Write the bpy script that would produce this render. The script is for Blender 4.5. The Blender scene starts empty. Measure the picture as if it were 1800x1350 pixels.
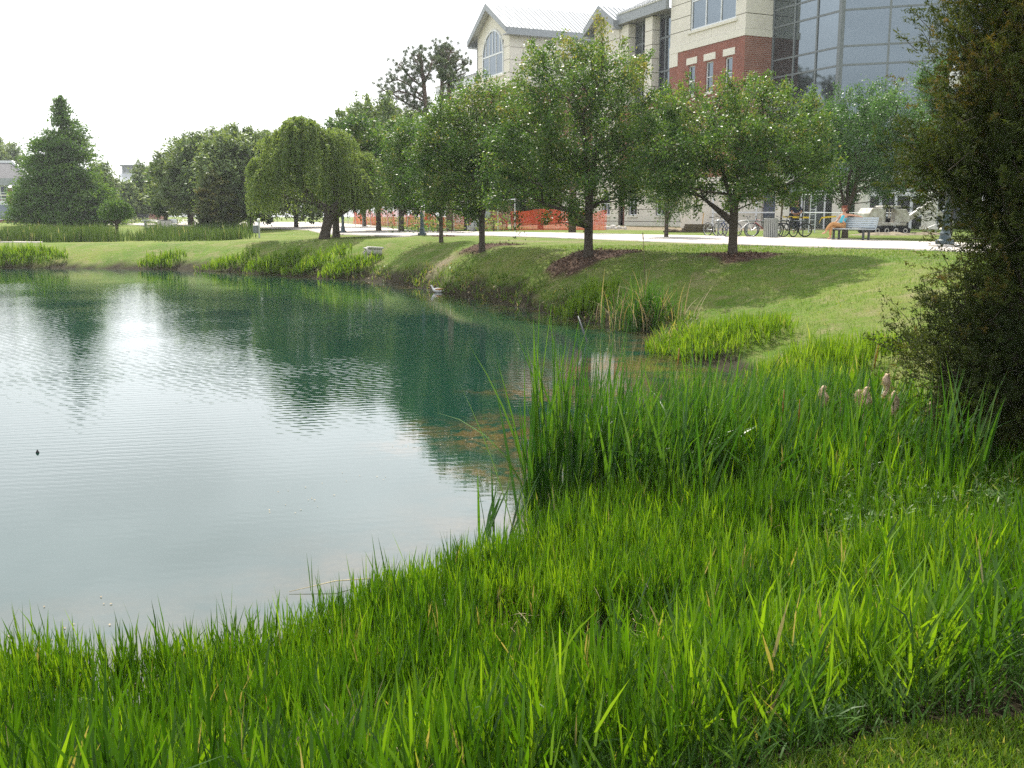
import bpy, bmesh, math, random
import numpy as np
from mathutils import Vector, Matrix

# ------------------------------------------------------------------ camera, sky, sun, exposure
SC = bpy.context.scene
DENOISE = False
COL = SC.collection
F, PITCH, EYE = 1740.0, math.radians(9.65), 2.7
CT, ST = math.cos(PITCH), math.sin(PITCH)
cam_d = bpy.data.cameras.new('camera'); cam = bpy.data.objects.new('camera', cam_d); COL.objects.link(cam)
cam_d.sensor_width = 36; cam_d.lens = 36 * F / 1800; cam_d.clip_start = 0.05; cam_d.clip_end = 3000
cam.location = (0, 0, EYE); cam.rotation_euler = (math.radians(90) - PITCH, 0, 0)
SC.camera = cam

SUN_EL, SUN_AZ = math.radians(51), math.radians(-10)      # azimuth from +Y towards +X
W = bpy.data.worlds.new('World'); SC.world = W; W.use_nodes = True
wn = W.node_tree.nodes; wl = W.node_tree.links; wn.clear()
w_out = wn.new('ShaderNodeOutputWorld'); w_bg = wn.new('ShaderNodeBackground')
w_sky = wn.new('ShaderNodeTexSky'); w_sky.sky_type = 'NISHITA'; w_sky.sun_disc = False
w_sky.sun_elevation = SUN_EL; w_sky.sun_rotation = SUN_AZ
w_sky.air_density = 1.0; w_sky.dust_density = 4.0; w_sky.ozone_density = 1.0
# thin cloud veil over the Nishita sky
tc = wn.new('ShaderNodeTexCoord'); mp = wn.new('ShaderNodeMapping'); mp.inputs['Scale'].default_value = (1.0, 1.0, 3.0)
cn = wn.new('ShaderNodeTexNoise'); cn.inputs['Scale'].default_value = 2.2; cn.inputs['Detail'].default_value = 7; cn.inputs['Roughness'].default_value = .55
cr = wn.new('ShaderNodeMapRange'); cr.inputs['From Min'].default_value = .38; cr.inputs['From Max'].default_value = .68
cr.inputs['To Min'].default_value = .42; cr.inputs['To Max'].default_value = .75
mx = wn.new('ShaderNodeMix'); mx.data_type = 'RGBA'; mx.inputs['B'].default_value = (31.0, 31.8, 32.8, 1)
wl.new(tc.outputs['Generated'], mp.inputs['Vector']); wl.new(mp.outputs[0], cn.inputs['Vector']); wl.new(cn.outputs['Fac'], cr.inputs['Value'])
wl.new(cr.outputs[0], mx.inputs['Factor']); wl.new(w_sky.outputs[0], mx.inputs['A']); wl.new(mx.outputs['Result'], w_bg.inputs['Color'])
wl.new(w_bg.outputs[0], w_out.inputs['Surface']); w_bg.inputs['Strength'].default_value = 0.05

sd_ = bpy.data.lights.new('sun', 'SUN'); sun = bpy.data.objects.new('sun', sd_); COL.objects.link(sun)
sd_.energy = 5.0; sd_.angle = math.radians(0.6); sd_.color = (1.0, 0.95, 0.86)
sdir = Vector((math.sin(SUN_AZ) * math.cos(SUN_EL), math.cos(SUN_AZ) * math.cos(SUN_EL), math.sin(SUN_EL)))
sun.rotation_euler = sdir.to_track_quat('Z', 'Y').to_euler(); sun.location = sdir * 100
SC.view_settings.view_transform = 'Standard'; SC.view_settings.look = 'None'
SC.view_settings.exposure = 0.72; SC.view_settings.gamma = 1.0; SC.view_settings.use_curve_mapping = False
SC.cycles.use_denoising = DENOISE; SC.cycles.use_adaptive_sampling = False; SC.cycles.max_bounces = 7; SC.cycles.diffuse_bounces = 3; SC.cycles.glossy_bounces = 3
SC.cycles.transmission_bounces = 5; SC.cycles.transparent_max_bounces = 6
SC.cycles.caustics_reflective = False; SC.cycles.caustics_refractive = False; SC.cycles.sample_clamp_indirect = 1.5

# ------------------------------------------------------------------ geometry helpers
RNG = np.random.default_rng(7); random.seed(7)
def ray(u, v): return np.array([u - 900, F * CT + (675 - v) * ST, -F * ST + (675 - v) * CT])
def P(u, v, z):                       # point of the photograph standing at height z
    d = ray(u, v); return np.array([0, 0, EYE]) + d * (z - EYE) / d[2]
def Q(u, v, Y):                       # point of the photograph standing at distance Y
    d = ray(u, v); return np.array([0, 0, EYE]) + d * Y / d[1]

def tag(o, label=None, cat=None, group=None, kind=None):
    if label: o['label'] = label
    if cat: o['category'] = cat
    if group: o['group'] = group
    if kind: o['kind'] = kind
    return o
def empty(name, loc=(0, 0, 0), rz=0, label=None, cat=None, group=None):
    o = bpy.data.objects.new(name, None); COL.objects.link(o); o.location = loc; o.rotation_euler = (0, 0, rz)
    return tag(o, label, cat, group)
def link_mesh(name, me, mat=None, parent=None):
    if mat: me.materials.append(mat)
    o = bpy.data.objects.new(name, me); COL.objects.link(o)
    if parent: o.parent = parent
    return o
def mesh_np(name, V, Fc, mat=None, parent=None, var=None, attrs=None, smooth=False):
    V = np.asarray(V, dtype=np.float32); Fc = np.asarray(Fc, dtype=np.int32); k = Fc.shape[1]
    me = bpy.data.meshes.new(name)
    me.vertices.add(len(V)); me.vertices.foreach_set('co', V.ravel())
    me.loops.add(Fc.size); me.loops.foreach_set('vertex_index', Fc.ravel())
    me.polygons.add(len(Fc)); me.polygons.foreach_set('loop_start', np.arange(0, Fc.size, k, dtype=np.int32))
    if smooth: me.polygons.foreach_set('use_smooth', np.ones(len(Fc), dtype=bool))
    me.update(calc_edges=True)
    at = dict(attrs or {})
    if var is not None: at['var'] = var
    for n, a in at.items():
        A = me.attributes.new(n, 'FLOAT', 'POINT'); A.data.foreach_set('value', np.asarray(a, dtype=np.float32))
    return link_mesh(name, me, mat, parent)

class MB:
    def __init__(s): s.v = []; s.f = []
    def add(s, vs, fs):
        n = len(s.v); s.v += [tuple(map(float, p)) for p in vs]; s.f += [tuple(n + i for i in f) for f in fs]; return s
    def box(s, x0, x1, y0, y1, z0, z1, M=None):
        vs = [Vector((x, y, z)) for z in (z0, z1) for y in (y0, y1) for x in (x0, x1)]
        if M: vs = [M @ p for p in vs]
        return s.add(vs, [(0, 2, 3, 1), (4, 5, 7, 6), (0, 1, 5, 4), (2, 6, 7, 3), (0, 4, 6, 2), (1, 3, 7, 5)])
    def tube(s, pts, r, n=6, cap=True):
        pts = [Vector(p) for p in pts]
        rs = list(r) if hasattr(r, '__len__') else [r] * len(pts)
        rings = []
        for i, p in enumerate(pts):
            d = (pts[min(i + 1, len(pts) - 1)] - pts[max(i - 1, 0)])
            d = d.normalized() if d.length > 1e-9 else Vector((0, 0, 1))
            a = d.orthogonal().normalized() if i == 0 else (a - d * a.dot(d)).normalized()
            b = d.cross(a)
            rings.append([p + (a * math.cos(2 * math.pi * j / n) + b * math.sin(2 * math.pi * j / n)) * rs[i] for j in range(n)])
        vs = [q for R in rings for q in R]
        fs = [(i * n + j, i * n + (j + 1) % n, (i + 1) * n + (j + 1) % n, (i + 1) * n + j) for i in range(len(pts) - 1) for j in range(n)]
        if cap: fs += [tuple(reversed(range(n))), tuple((len(pts) - 1) * n + j for j in range(n))]
        return s.add(vs, fs)
    def lathe(s, prof, n=12, c=(0, 0, 0)):
        vs = [(c[0] + r * math.cos(2 * math.pi * j / n), c[1] + r * math.sin(2 * math.pi * j / n), c[2] + z) for r, z in prof for j in range(n)]
        fs = [(i * n + j, i * n + (j + 1) % n, (i + 1) * n + (j + 1) % n, (i + 1) * n + j) for i in range(len(prof) - 1) for j in range(n)]
        fs += [tuple(reversed(range(n))), tuple((len(prof) - 1) * n + j for j in range(n))]
        return s.add(vs, fs)
    def torus(s, c, R, r, axis='y', n=24, m=6, a0=0, a1=2 * math.pi):
        full = abs(a1 - a0 - 2 * math.pi) < 1e-6
        pts = []
        for i in range(n if full else n + 1):
            t = a0 + (a1 - a0) * i / n
            for j in range(m):
                q = 2 * math.pi * j / m; rr = R + r * math.cos(q); h = r * math.sin(q)
                p = {'y': (rr * math.cos(t), h, rr * math.sin(t)), 'z': (rr * math.cos(t), rr * math.sin(t), h), 'x': (h, rr * math.cos(t), rr * math.sin(t))}[axis]
                pts.append((c[0] + p[0], c[1] + p[1], c[2] + p[2]))
        N = n if full else n + 1
        fs = [(i * m + j, i * m + (j + 1) % m, ((i + 1) % N) * m + (j + 1) % m, ((i + 1) % N) * m + j) for i in range(n) for j in range(m)]
        return s.add(pts, fs)
    def prism(s, poly, y0, y1):          # polygon in xz extruded along y
        n = len(poly)
        vs = [(x, y0, z) for x, z in poly] + [(x, y1, z) for x, z in poly]
        return s.add(vs, [tuple(range(n)), tuple(reversed(range(n, 2 * n)))] + [(i, n + i, n + (i + 1) % n, (i + 1) % n) for i in range(n)])
    def build(s, name, mat=None, parent=None, smooth=False, kind=None, bevel=0):
        me = bpy.data.meshes.new(name); me.from_pydata(s.v, [], s.f); me.update()
        bm = bmesh.new(); bm.from_mesh(me); bmesh.ops.recalc_face_normals(bm, faces=bm.faces); bm.to_mesh(me); bm.free()
        if smooth: me.polygons.foreach_set('use_smooth', [True] * len(me.polygons))
        o = link_mesh(name, me, mat, parent)
        if bevel:
            b = o.modifiers.new('bevel', 'BEVEL'); b.width = bevel; b.segments = 2; b.limit_method = 'ANGLE'
        if kind: o['kind'] = kind
        return o
def tree_of(o, acc=None):
    acc = acc if acc is not None else []
    for c in CHILD.get(o.name, []): acc.append(c)
    return acc
def copy_tree(o, parent=None):
    c = o.copy(); COL.objects.link(c)
    if parent: c.parent = parent
    for ch in [x for x in COL.objects if x.parent == o]: copy_tree(ch, c)
    return c

# ------------------------------------------------------------------ materials
def nodes(name):
    m = bpy.data.materials.new(name); m.use_nodes = True; nt = m.node_tree; nt.nodes.clear()
    return m, nt.nodes, nt.links
def noise(n, l, scale, detail=4, rough=.55, vec=None, src='Object', dist=0):
    t = n.new('ShaderNodeTexNoise'); t.inputs['Scale'].default_value = scale; t.inputs['Detail'].default_value = detail
    t.inputs['Roughness'].default_value = rough; t.inputs['Distortion'].default_value = dist
    if vec is None:
        c = n.new('ShaderNodeTexCoord'); vec = c.outputs[src]
    l.new(vec, t.inputs['Vector']); return t.outputs['Fac']
def ramp(n, l, fac, stops, interp='LINEAR'):
    r = n.new('ShaderNodeValToRGB'); r.color_ramp.interpolation = interp
    e = r.color_ramp.elements
    e[0].position, e[0].color = stops[0][0], (*stops[0][1], 1)
    e[1].position, e[1].color = stops[-1][0], (*stops[-1][1], 1)
    for p, c in stops[1:-1]:
        q = e.new(p); q.color = (*c, 1)
    l.new(fac, r.inputs['Fac']); return r.outputs['Color']
def mixc(n, l, f, a, b, mode='MIX'):
    x = n.new('ShaderNodeMix'); x.data_type = 'RGBA'; x.blend_type = mode
    for s, v in (('Factor', f), ('A', a), ('B', b)):
        if isinstance(v, (int, float)): x.inputs[s].default_value = v
        elif isinstance(v, tuple): x.inputs[s].default_value = (*v, 1)
        else: l.new(v, x.inputs[s])
    return x.outputs['Result']
def math_(n, l, op, a, b=None, clamp=False):
    x = n.new('ShaderNodeMath'); x.operation = op; x.use_clamp = clamp
    for i, v in enumerate((a, b)):
        if v is None: continue
        if isinstance(v, (int, float)): x.inputs[i].default_value = v
        else: l.new(v, x.inputs[i])
    return x.outputs[0]
def surf(name, col, rough=.6, spec=.4, metal=0, vary=.18, scale=6, bump=.15, bscale=40, col2=None):
    """plain painted, stone, metal or cloth surface with grain and wear"""
    m, n, l = nodes(name)
    b = n.new('ShaderNodeBsdfPrincipled'); o = n.new('ShaderNodeOutputMaterial'); l.new(b.outputs[0], o.inputs[0])
    f = noise(n, l, scale, 6, .6)
    lo = tuple(c * (1 - vary) for c in col) if col2 is None else col2
    hi = tuple(min(1, c * (1 + vary)) for c in col)
    l.new(ramp(n, l, f, [(.3, lo), (.7, hi)]), b.inputs['Base Color'])
    b.inputs['Roughness'].default_value = rough; b.inputs['Metallic'].default_value = metal
    b.inputs['Specular IOR Level'].default_value = spec
    if bump:
        bp = n.new('ShaderNodeBump'); bp.inputs['Strength'].default_value = bump; bp.inputs['Distance'].default_value = .01
        l.new(noise(n, l, bscale, 3), bp.inputs['Height']); l.new(bp.outputs[0], b.inputs['Normal'])
    return m
def leafy(name, stops, trans=.4, rough=.45, spec=.4, tcol=None):
    """leaf surface: colour by the leaf's own tint, light passing through"""
    m, n, l = nodes(name)
    a = n.new('ShaderNodeAttribute'); a.attribute_name = 'var'
    c = ramp(n, l, a.outputs['Fac'], stops)
    b = n.new('ShaderNodeBsdfPrincipled'); b.inputs['Roughness'].default_value = rough; b.inputs['Specular IOR Level'].default_value = spec
    l.new(c, b.inputs['Base Color'])
    t = n.new('ShaderNodeBsdfTranslucent')
    tc_ = mixc(n, l, 1.0, c, tcol or (1.35, 1.25, .5), 'MULTIPLY'); l.new(tc_, t.inputs['Color'])
    x = n.new('ShaderNodeMixShader'); x.inputs[0].default_value = trans
    o = n.new('ShaderNodeOutputMaterial'); l.new(b.outputs[0], x.inputs[1]); l.new(t.outputs[0], x.inputs[2]); l.new(x.outputs[0], o.inputs[0])
    return m
M = {}
M['slate'] = surf('grey_shingle', (.10, .10, .105), .85, .2, vary=.12, scale=2)
M['stone'] = surf('limestone', (.66, .625, .55), .8, .3, vary=.07, scale=.6, bump=.2, bscale=8)
M['joint'] = surf('joint', (.16, .14, .11), .9, .2)
M['lintel'] = surf('cast_stone', (.68, .65, .57), .8, .3, vary=.07)
M['fascia'] = surf('grey_fascia', (.25, .27, .29), .45, .4, vary=.06, scale=1)
M['roof'] = surf('pale_metal_roof', (.50, .52, .53), .35, .5, metal=.3, vary=.05, scale=.5)
M['frame'] = surf('white_frame', (.66, .68, .7), .45, .4, vary=.05)
M['mullion'] = surf('grey_mullion', (.14, .16, .17), .4, .4, vary=.08, scale=1)
M['dark'] = surf('dark_interior', (.025, .025, .03), .7, .2, vary=.3)
M['bark'] = surf('oak_bark', (.075, .062, .048), .95, .15, vary=.4, scale=9, bump=.9, bscale=30)
M['pinebark'] = surf('pine_bark', (.12, .085, .065), .95, .15, vary=.35, scale=4, bump=.8, bscale=14)
M['concrete'] = surf('concrete', (.48, .46, .42), .85, .25, vary=.16, scale=4, bump=.4, bscale=30)
M['blackmetal'] = surf('black_metal', (.03, .035, .04), .4, .5, vary=.2)
M['lampblue'] = surf('lamp_green_black', (.035, .06, .07), .4, .5, vary=.2)
M['galv'] = surf('galvanised', (.55, .57, .58), .4, .5, metal=.5, vary=.1)
M['white'] = surf('white_paint', (.7, .7, .68), .5, .4, vary=.12, scale=3, bump=.1)
M['orange'] = surf('orange_plastic', (.8, .10, .03), .5, .4, vary=.12)
M['yellow'] = surf('yellow_tape', (.75, .5, .04), .5, .3, vary=.1)
M['rubber'] = surf('rubber', (.02, .02, .022), .75, .3, vary=.2)
M['silver'] = surf('silver_metal', (.6, .61, .62), .3, .5, metal=.7, vary=.06)
M['redpaint'] = surf('red_paint', (.3, .03, .02), .35, .5)
M['bluepaint'] = surf('blue_paint', (.04, .07, .2), .35, .5)
M['binmetal'] = surf('bin_slats', (.30, .31, .29), .45, .4, metal=.2, vary=.1)
M['benchmetal'] = surf('bench_slats', (.40, .45, .48), .4, .5, vary=.08)
M['skin'] = surf('skin', (.52, .28, .18), .55, .35, vary=.06, bump=0)
M['skin_dark'] = surf('tanned_skin', (.28, .13, .08), .55, .35, vary=.06, bump=0)
M['aqua'] = surf('aqua_cloth', (.08, .42, .52), .85, .2, vary=.08)
M['tan'] = surf('tan_cloth', (.45, .24, .10), .85, .2, vary=.1)
M['hair'] = surf('auburn_hair', (.16, .035, .015), .5, .4, vary=.3, scale=30)
M['navy'] = surf('navy_cloth', (.015, .02, .04), .85, .2, vary=.2)
M['wood'] = surf('old_timber', (.10, .075, .05), .9, .2, vary=.35, scale=8, bump=.6)
M['freshwood'] = surf('cut_wood', (.55, .36, .18), .8, .2, vary=.15)
M['seed'] = surf('seed_fluff', (.55, .42, .30), .95, .1, vary=.25, scale=60, bump=1.0, bscale=120)
M['spike'] = surf('brown_spike', (.28, .12, .03), .9, .1, vary=.3, scale=60)
M['straw'] = surf('straw', (.5, .42, .24), .8, .2, vary=.2)
M['pipe'] = surf('grey_pipe', (.3, .31, .32), .6, .3, vary=.15)
M['machine'] = surf('machine_white', (.62, .61, .58), .5, .4, vary=.2, scale=3, col2=(.3, .26, .2))
def glass(name, col, rough=.04, metal=.9):
    m, n, l = nodes(name)
    b = n.new('ShaderNodeBsdfPrincipled'); o = n.new('ShaderNodeOutputMaterial'); l.new(b.outputs[0], o.inputs[0])
    b.inputs['Base Color'].default_value = (*col, 1); b.inputs['Roughness'].default_value = rough; b.inputs['Metallic'].default_value = metal
    bp = n.new('ShaderNodeBump'); bp.inputs['Strength'].default_value = .08; bp.inputs['Distance'].default_value = .02
    l.new(noise(n, l, .5, 1), bp.inputs['Height']); l.new(bp.outputs[0], b.inputs['Normal'])
    return m
M['glass'] = glass('reflective_glass', (.165, .20, .225))
M['glassdark'] = glass('dark_glass', (.05, .055, .075), .06)
m, n, l = nodes('red_brick')
b = n.new('ShaderNodeBsdfPrincipled'); o = n.new('ShaderNodeOutputMaterial'); l.new(b.outputs[0], o.inputs[0])
c_ = n.new('ShaderNodeTexCoord'); mp_ = n.new('ShaderNodeMapping'); mp_.inputs['Rotation'].default_value = (math.radians(90), 0, 0)
l.new(c_.outputs['Object'], mp_.inputs[0]); bt = n.new('ShaderNodeTexBrick'); l.new(mp_.outputs[0], bt.inputs['Vector'])
bt.inputs['Color1'].default_value = (.27, .072, .045, 1); bt.inputs['Color2'].default_value = (.20, .055, .036, 1); bt.inputs['Mortar'].default_value = (.27, .17, .13, 1)
bt.inputs['Scale'].default_value = 1; bt.inputs['Brick Width'].default_value = .22; bt.inputs['Row Height'].default_value = .075; bt.inputs['Mortar Size'].default_value = .008
cc = mixc(n, l, 1.0, bt.outputs['Color'], ramp(n, l, noise(n, l, .8, 5), [(.3, (.8, .8, .8)), (.7, (1.1, 1.1, 1.1))]), 'MULTIPLY')
l.new(cc, b.inputs['Base Color']); b.inputs['Roughness'].default_value = .9
M['brick'] = m

M['oak'] = leafy('oak_leaf', [(0, (.032, .076, .020)), (.45, (.074, .140, .034)), (.8, (.15, .225, .052)), (1, (.24, .21, .07))], .44, .42, .27, (1.2, 1.25, .5))
M['oak_lit'] = leafy('young_oak_leaf', [(0, (.04, .092, .026)), (.5, (.074, .152, .042)), (1, (.16, .23, .07))], .43, .43, .27, (1.12, 1.25, .6))  # slightly paler green, used on two of the oaks
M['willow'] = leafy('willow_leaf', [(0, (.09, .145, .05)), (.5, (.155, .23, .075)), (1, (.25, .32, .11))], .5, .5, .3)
M['cypress'] = leafy('cypress_leaf', [(0, (.045, .10, .025)), (.5, (.08, .165, .034)), (1, (.15, .24, .045))], .45, .55, .25)
M['magnolia'] = leafy('magnolia_leaf', [(0, (.04, .065, .02)), (.6, (.085, .11, .03)), (1, (.26, .21, .07))], .3, .45, .3)
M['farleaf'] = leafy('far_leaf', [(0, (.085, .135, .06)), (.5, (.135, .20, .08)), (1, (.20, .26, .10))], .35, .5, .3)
M['pine'] = leafy('pine_needle', [(0, (.05, .085, .045)), (1, (.10, .14, .065))], .25, .5, .3)
M['cedar'] = leafy('cedar_spray', [(0, (.016, .028, .008)), (.45, (.036, .052, .013)), (.78, (.075, .10, .022)), (1, (.11, .085, .022))], .38, .7, .12)
M['marsh'] = leafy('marsh_grass_blade', [(0, (.018, .058, .005)), (.5, (.060, .150, .009)), (.93, (.18, .31, .02)), (.96, (.22, .20, .11)), (1, (.32, .28, .18))], .46, .42, .35, (1.35, 1.25, .3))
M['cattail'] = leafy('cattail_blade', [(0, (.018, .065, .014)), (.5, (.046, .130, .014)), (.9, (.11, .22, .024)), (.95, (.24, .20, .11)), (1, (.34, .30, .19))], .4, .4, .4, (1.3, 1.25, .4))
M['lawnblade'] = leafy('lawn_blade', [(0, (.06, .13, .012)), (.6, (.11, .20, .02)), (.92, (.18, .25, .035)), (1, (.36, .32, .16))], .45, .5, .3, (1.3, 1.2, .4))
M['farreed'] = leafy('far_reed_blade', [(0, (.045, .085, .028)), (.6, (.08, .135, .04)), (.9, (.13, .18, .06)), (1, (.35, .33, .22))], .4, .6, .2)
M['tussock'] = leafy('tussock_blade', [(0, (.075, .16, .012)), (.5, (.14, .25, .018)), (.93, (.22, .33, .035)), (1, (.32, .29, .17))], .5, .5, .25, (1.3, 1.2, .4))
M['herb'] = leafy('herb_leaf', [(0, (.025, .07, .008)), (.7, (.06, .135, .018)), (1, (.20, .24, .10))], .35, .5, .22)
M['chips'] = leafy('bark_chips', [(0, (.055, .026, .016)), (.7, (.12, .06, .04)), (1, (.32, .23, .17))], 0, .9, .2)
M['drygrass'] = leafy('dead_reed', [(0, (.20, .13, .06)), (1, (.48, .40, .26))], .25, .7, .2)
# ------------------------------------------------------------------ ground: shoreline, heights
def px(u, v, z=0.0):
    p = P(u, v, z); return (p[0], p[1])
SHORE = [(-70, 52), px(-500, 470), px(-200, 470), px(0, 471), px(150, 472), px(300, 474), px(400, 478), px(500, 485), px(560, 489), px(640, 492), px(700, 500),
         px(780, 514), px(860, 529), px(940, 545), px(1000, 558), px(1060, 570), px(1120, 580), px(1160, 587), px(1150, 600), px(1170, 622),
         px(1230, 640), px(1300, 660), px(1370, 685), px(1390, 715), px(1330, 740), px(1240, 775), px(1150, 830), px(1060, 900), px(1000, 960),
         px(930, 1005, .1), px(830, 1030, .1), px(730, 1080, .1), px(655, 1130, .1), px(600, 1190, .1), px(480, 1225, .1), px(350, 1240, .1), px(150, 1245, .1),
         px(-100, 1250, .1), px(-400, 1250, .1), (-12, 4.6), (-25, 5), (-70, 3)]
SH = np.array(SHORE)
def signed_dist(x, y):
    """distance to the shoreline, positive on land"""
    x = np.asarray(x, float); y = np.asarray(y, float); sh = x.shape; x = x.ravel(); y = y.ravel()
    d = np.full(x.shape, 1e9); ins = np.zeros(x.shape, bool)
    A = SH; B = np.roll(SH, -1, axis=0)
    for (ax, ay), (bx, by) in zip(A, B):
        ex, ey = bx - ax, by - ay; L = ex * ex + ey * ey
        t = np.clip(((x - ax) * ex + (y - ay) * ey) / L, 0, 1)
        d = np.minimum(d, np.hypot(x - ax - t * ex, y - ay - t * ey))
        c = (ay > y) != (by > y)
        with np.errstate(divide='ignore', invalid='ignore'):
            ins ^= c & (x < (bx - ax) * (y - ay) / (by - ay if by != ay else 1e-9) + ax)
    return np.where(ins, -d, d).reshape(sh)
def vnoise(x, y, s, seed=0):
    """smooth value noise, -1..1"""
    x = np.asarray(x) / s + seed * 17.3; y = np.asarray(y) / s - seed * 9.1
    xi = np.floor(x).astype(int); yi = np.floor(y).astype(int); fx = x - xi; fy = y - yi
    fx = fx * fx * (3 - 2 * fx); fy = fy * fy * (3 - 2 * fy)
    def h(i, j):
        q = np.sin(i * 127.1 + j * 311.7 + seed * 74.7) * 43758.5453
        return (q - np.floor(q)) * 2 - 1
    return (h(xi, yi) * (1 - fx) + h(xi + 1, yi) * fx) * (1 - fy) + (h(xi, yi + 1) * (1 - fx) + h(xi + 1, yi + 1) * fx) * fy
# control points: place, plateau height, bank width
def lawn_edge(x): return 2.62 + .05 * vnoise(x, x * 0, .35, 21) + .24 * np.clip(x - .5, 0, 1.1) - np.clip(.5 - x, 0, 4) * .8   # mown lawn ends here
CP = [(1640, 445, 1.68, 5), (1440, 436, 1.68, 6), (1340, 432, 1.68, 6), (1240, 428, 1.68, 6), (1140, 425, 1.68, 6), (1000, 420, 1.68, 6), (1290, 447, 1.62, 5), (1035, 441, 1.6, 5.2), (847, 430, 1.6, 5.5),
      (860, 415, 1.68, 6), (775, 414, 1.66, 5), (568, 418, 1.45, 5), (700, 417, 1.62, 5), (620, 411, 1.6, 6), (540, 405, 1.55, 6), (455, 418, 1.3, 5), (350, 425, 1.15, 5), (200, 425, 1.1, 5), (0, 425, 1.1, 5), (-300, 425, 1.1, 5),
      (1650, 500, 1.6, 9), (1500, 470, 1.6, 9), (1640, 600, 1.4, 9), (1400, 460, 1.6, 8), (1440, 420, 1.7, 6), (1140, 413, 1.7, 6), (860, 408, 1.7, 6), (1650, 430, 1.7, 6)]
cps = [(*px(u, v, z), z, w) for u, v, z, w in CP]
cps += [(0, 1, 1.1, 3.0), (-3, 1, 1.1, 3.0), (3, 2.2, 1.12, 3.3), (1.5, 2.6, 1.1, 3.2), (0, -10, 1.2, 4), (10, 0, 1.2, 4), (-10, 0, 1.1, 3), (5, 6, 1.12, 5), (8, 10, 1.4, 6), (5, 17, 1.6, 10), (6, 21, 1.62, 10), (4.5, 15, 1.6, 9.5), (3.8, 22, 1.6, 7),
        (-45, 100, 1.7, 5), (-20, 100, 1.7, 5), (0, 90, 1.7, 5), (25, 75, 1.72, 5), (40, 60, 1.72, 5), (60, 40, 1.7, 5), (40, 20, 1.5, 5), (0, 160, 1.7, 5), (-80, 120, 1.7, 5), (-60, 66, .95, 5), (-45, 68, .95, 5), (-30, 68, 1.0, 5), (-18, 66, 1.2, 5), (-30, 82, 1.35, 5), (-60, 82, 1.4, 5)]
cps = np.array(cps)
_s = signed_dist(cps[:, 0], cps[:, 1]); _m = (cps[:, 1] > 15) & (_s > 0) & (cps[:, 3] < 7); cps[_m, 3] = np.minimum(cps[_m, 3], np.maximum(1.6, _s[_m] * .95))
_K = np.hypot(cps[:, None, 0] - cps[None, :, 0], cps[:, None, 1] - cps[None, :, 1])
_w = np.linalg.solve(_K - .6 * np.eye(len(cps)), np.stack([cps[:, 2] - 1.45, cps[:, 3] - 5], 1))
def plateau(x, y):
    x = np.asarray(x, float); y = np.asarray(y, float); sh = x.shape; X = x.ravel(); Y = y.ravel()
    out = np.empty((len(X), 2))
    for i in range(0, len(X), 20000):
        k = np.hypot(X[i:i + 20000, None] - cps[None, :, 0], Y[i:i + 20000, None] - cps[None, :, 1]); out[i:i + 20000] = k @ _w
    far = np.clip((np.hypot(X, Y) - 110) / 60, 0, 1)
    T = np.clip(out[:, 0] + 1.45, .8, 1.9) * (1 - far) + 1.7 * far
    return T.reshape(sh), np.clip(out[:, 1] + 5, 1.6, 10).reshape(sh)
def ground_all(x, y):
    x = np.asarray(x, float); y = np.asarray(y, float)
    sd = signed_dist(x, y) + .12 * vnoise(x, y, .9, 1) + .06 * vnoise(x, y, .35, 2)
    T, w = plateau(x, y)
    near = np.clip((10 - y) / 4, 0, 1)
    t = np.clip(sd / w, 0, 1)
    prof = (1 - near) * (1 - (1 - t) ** 1.7) + near * t ** 1.25
    lumps = (.035 * vnoise(x, y, 1.3, 3) + .02 * vnoise(x, y, .5, 4)) * np.clip(sd / 1.0, 0, 1) * np.clip(1.3 - t, .25, 1)
    z = np.where(sd > 0, T * prof + lumps, np.maximum(-1.2, .35 * sd))
    return z, sd
def gz(x, y): return float(ground_all(np.array([x]), np.array([y]))[0][0])
def on_ground(u, v):
    """where the sight line of a photograph point meets the ground"""
    d = ray(u, v); lo = None
    ts = np.geomspace(1.5, 400, 1500) / d[1]
    pts = np.array([0, 0, EYE]) + ts[:, None] * d[None, :]
    g, _ = ground_all(pts[:, 0], pts[:, 1]); g = np.maximum(g, 0)
    i = int(np.argmax(pts[:, 2] < g)); return np.array([pts[i, 0], pts[i, 1], g[i]])

ang = np.concatenate([np.linspace(-180, -50, 27)[:-1], np.linspace(-50, -36, 15)[:-1], np.linspace(-36, 36, 300), np.linspace(36, 50, 15)[1:], np.linspace(50, 180, 27)[1:-1]])
rad = np.concatenate([[.3], np.geomspace(.8, 12, 90), np.geomspace(12, 70, 160)[1:], np.geomspace(70, 900, 50)[1:]])
A_, R_ = np.meshgrid(np.radians(ang), rad)
gx, gy = R_ * np.sin(A_), R_ * np.cos(A_)
gzv, gsd = ground_all(gx, gy)
nr, na = gx.shape
idx = np.arange(nr * na).reshape(nr, na); nx = np.roll(idx, -1, axis=1)
quads = np.stack([idx[:-1], nx[:-1], nx[1:], idx[1:]], -1).reshape(-1, 4)
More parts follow.
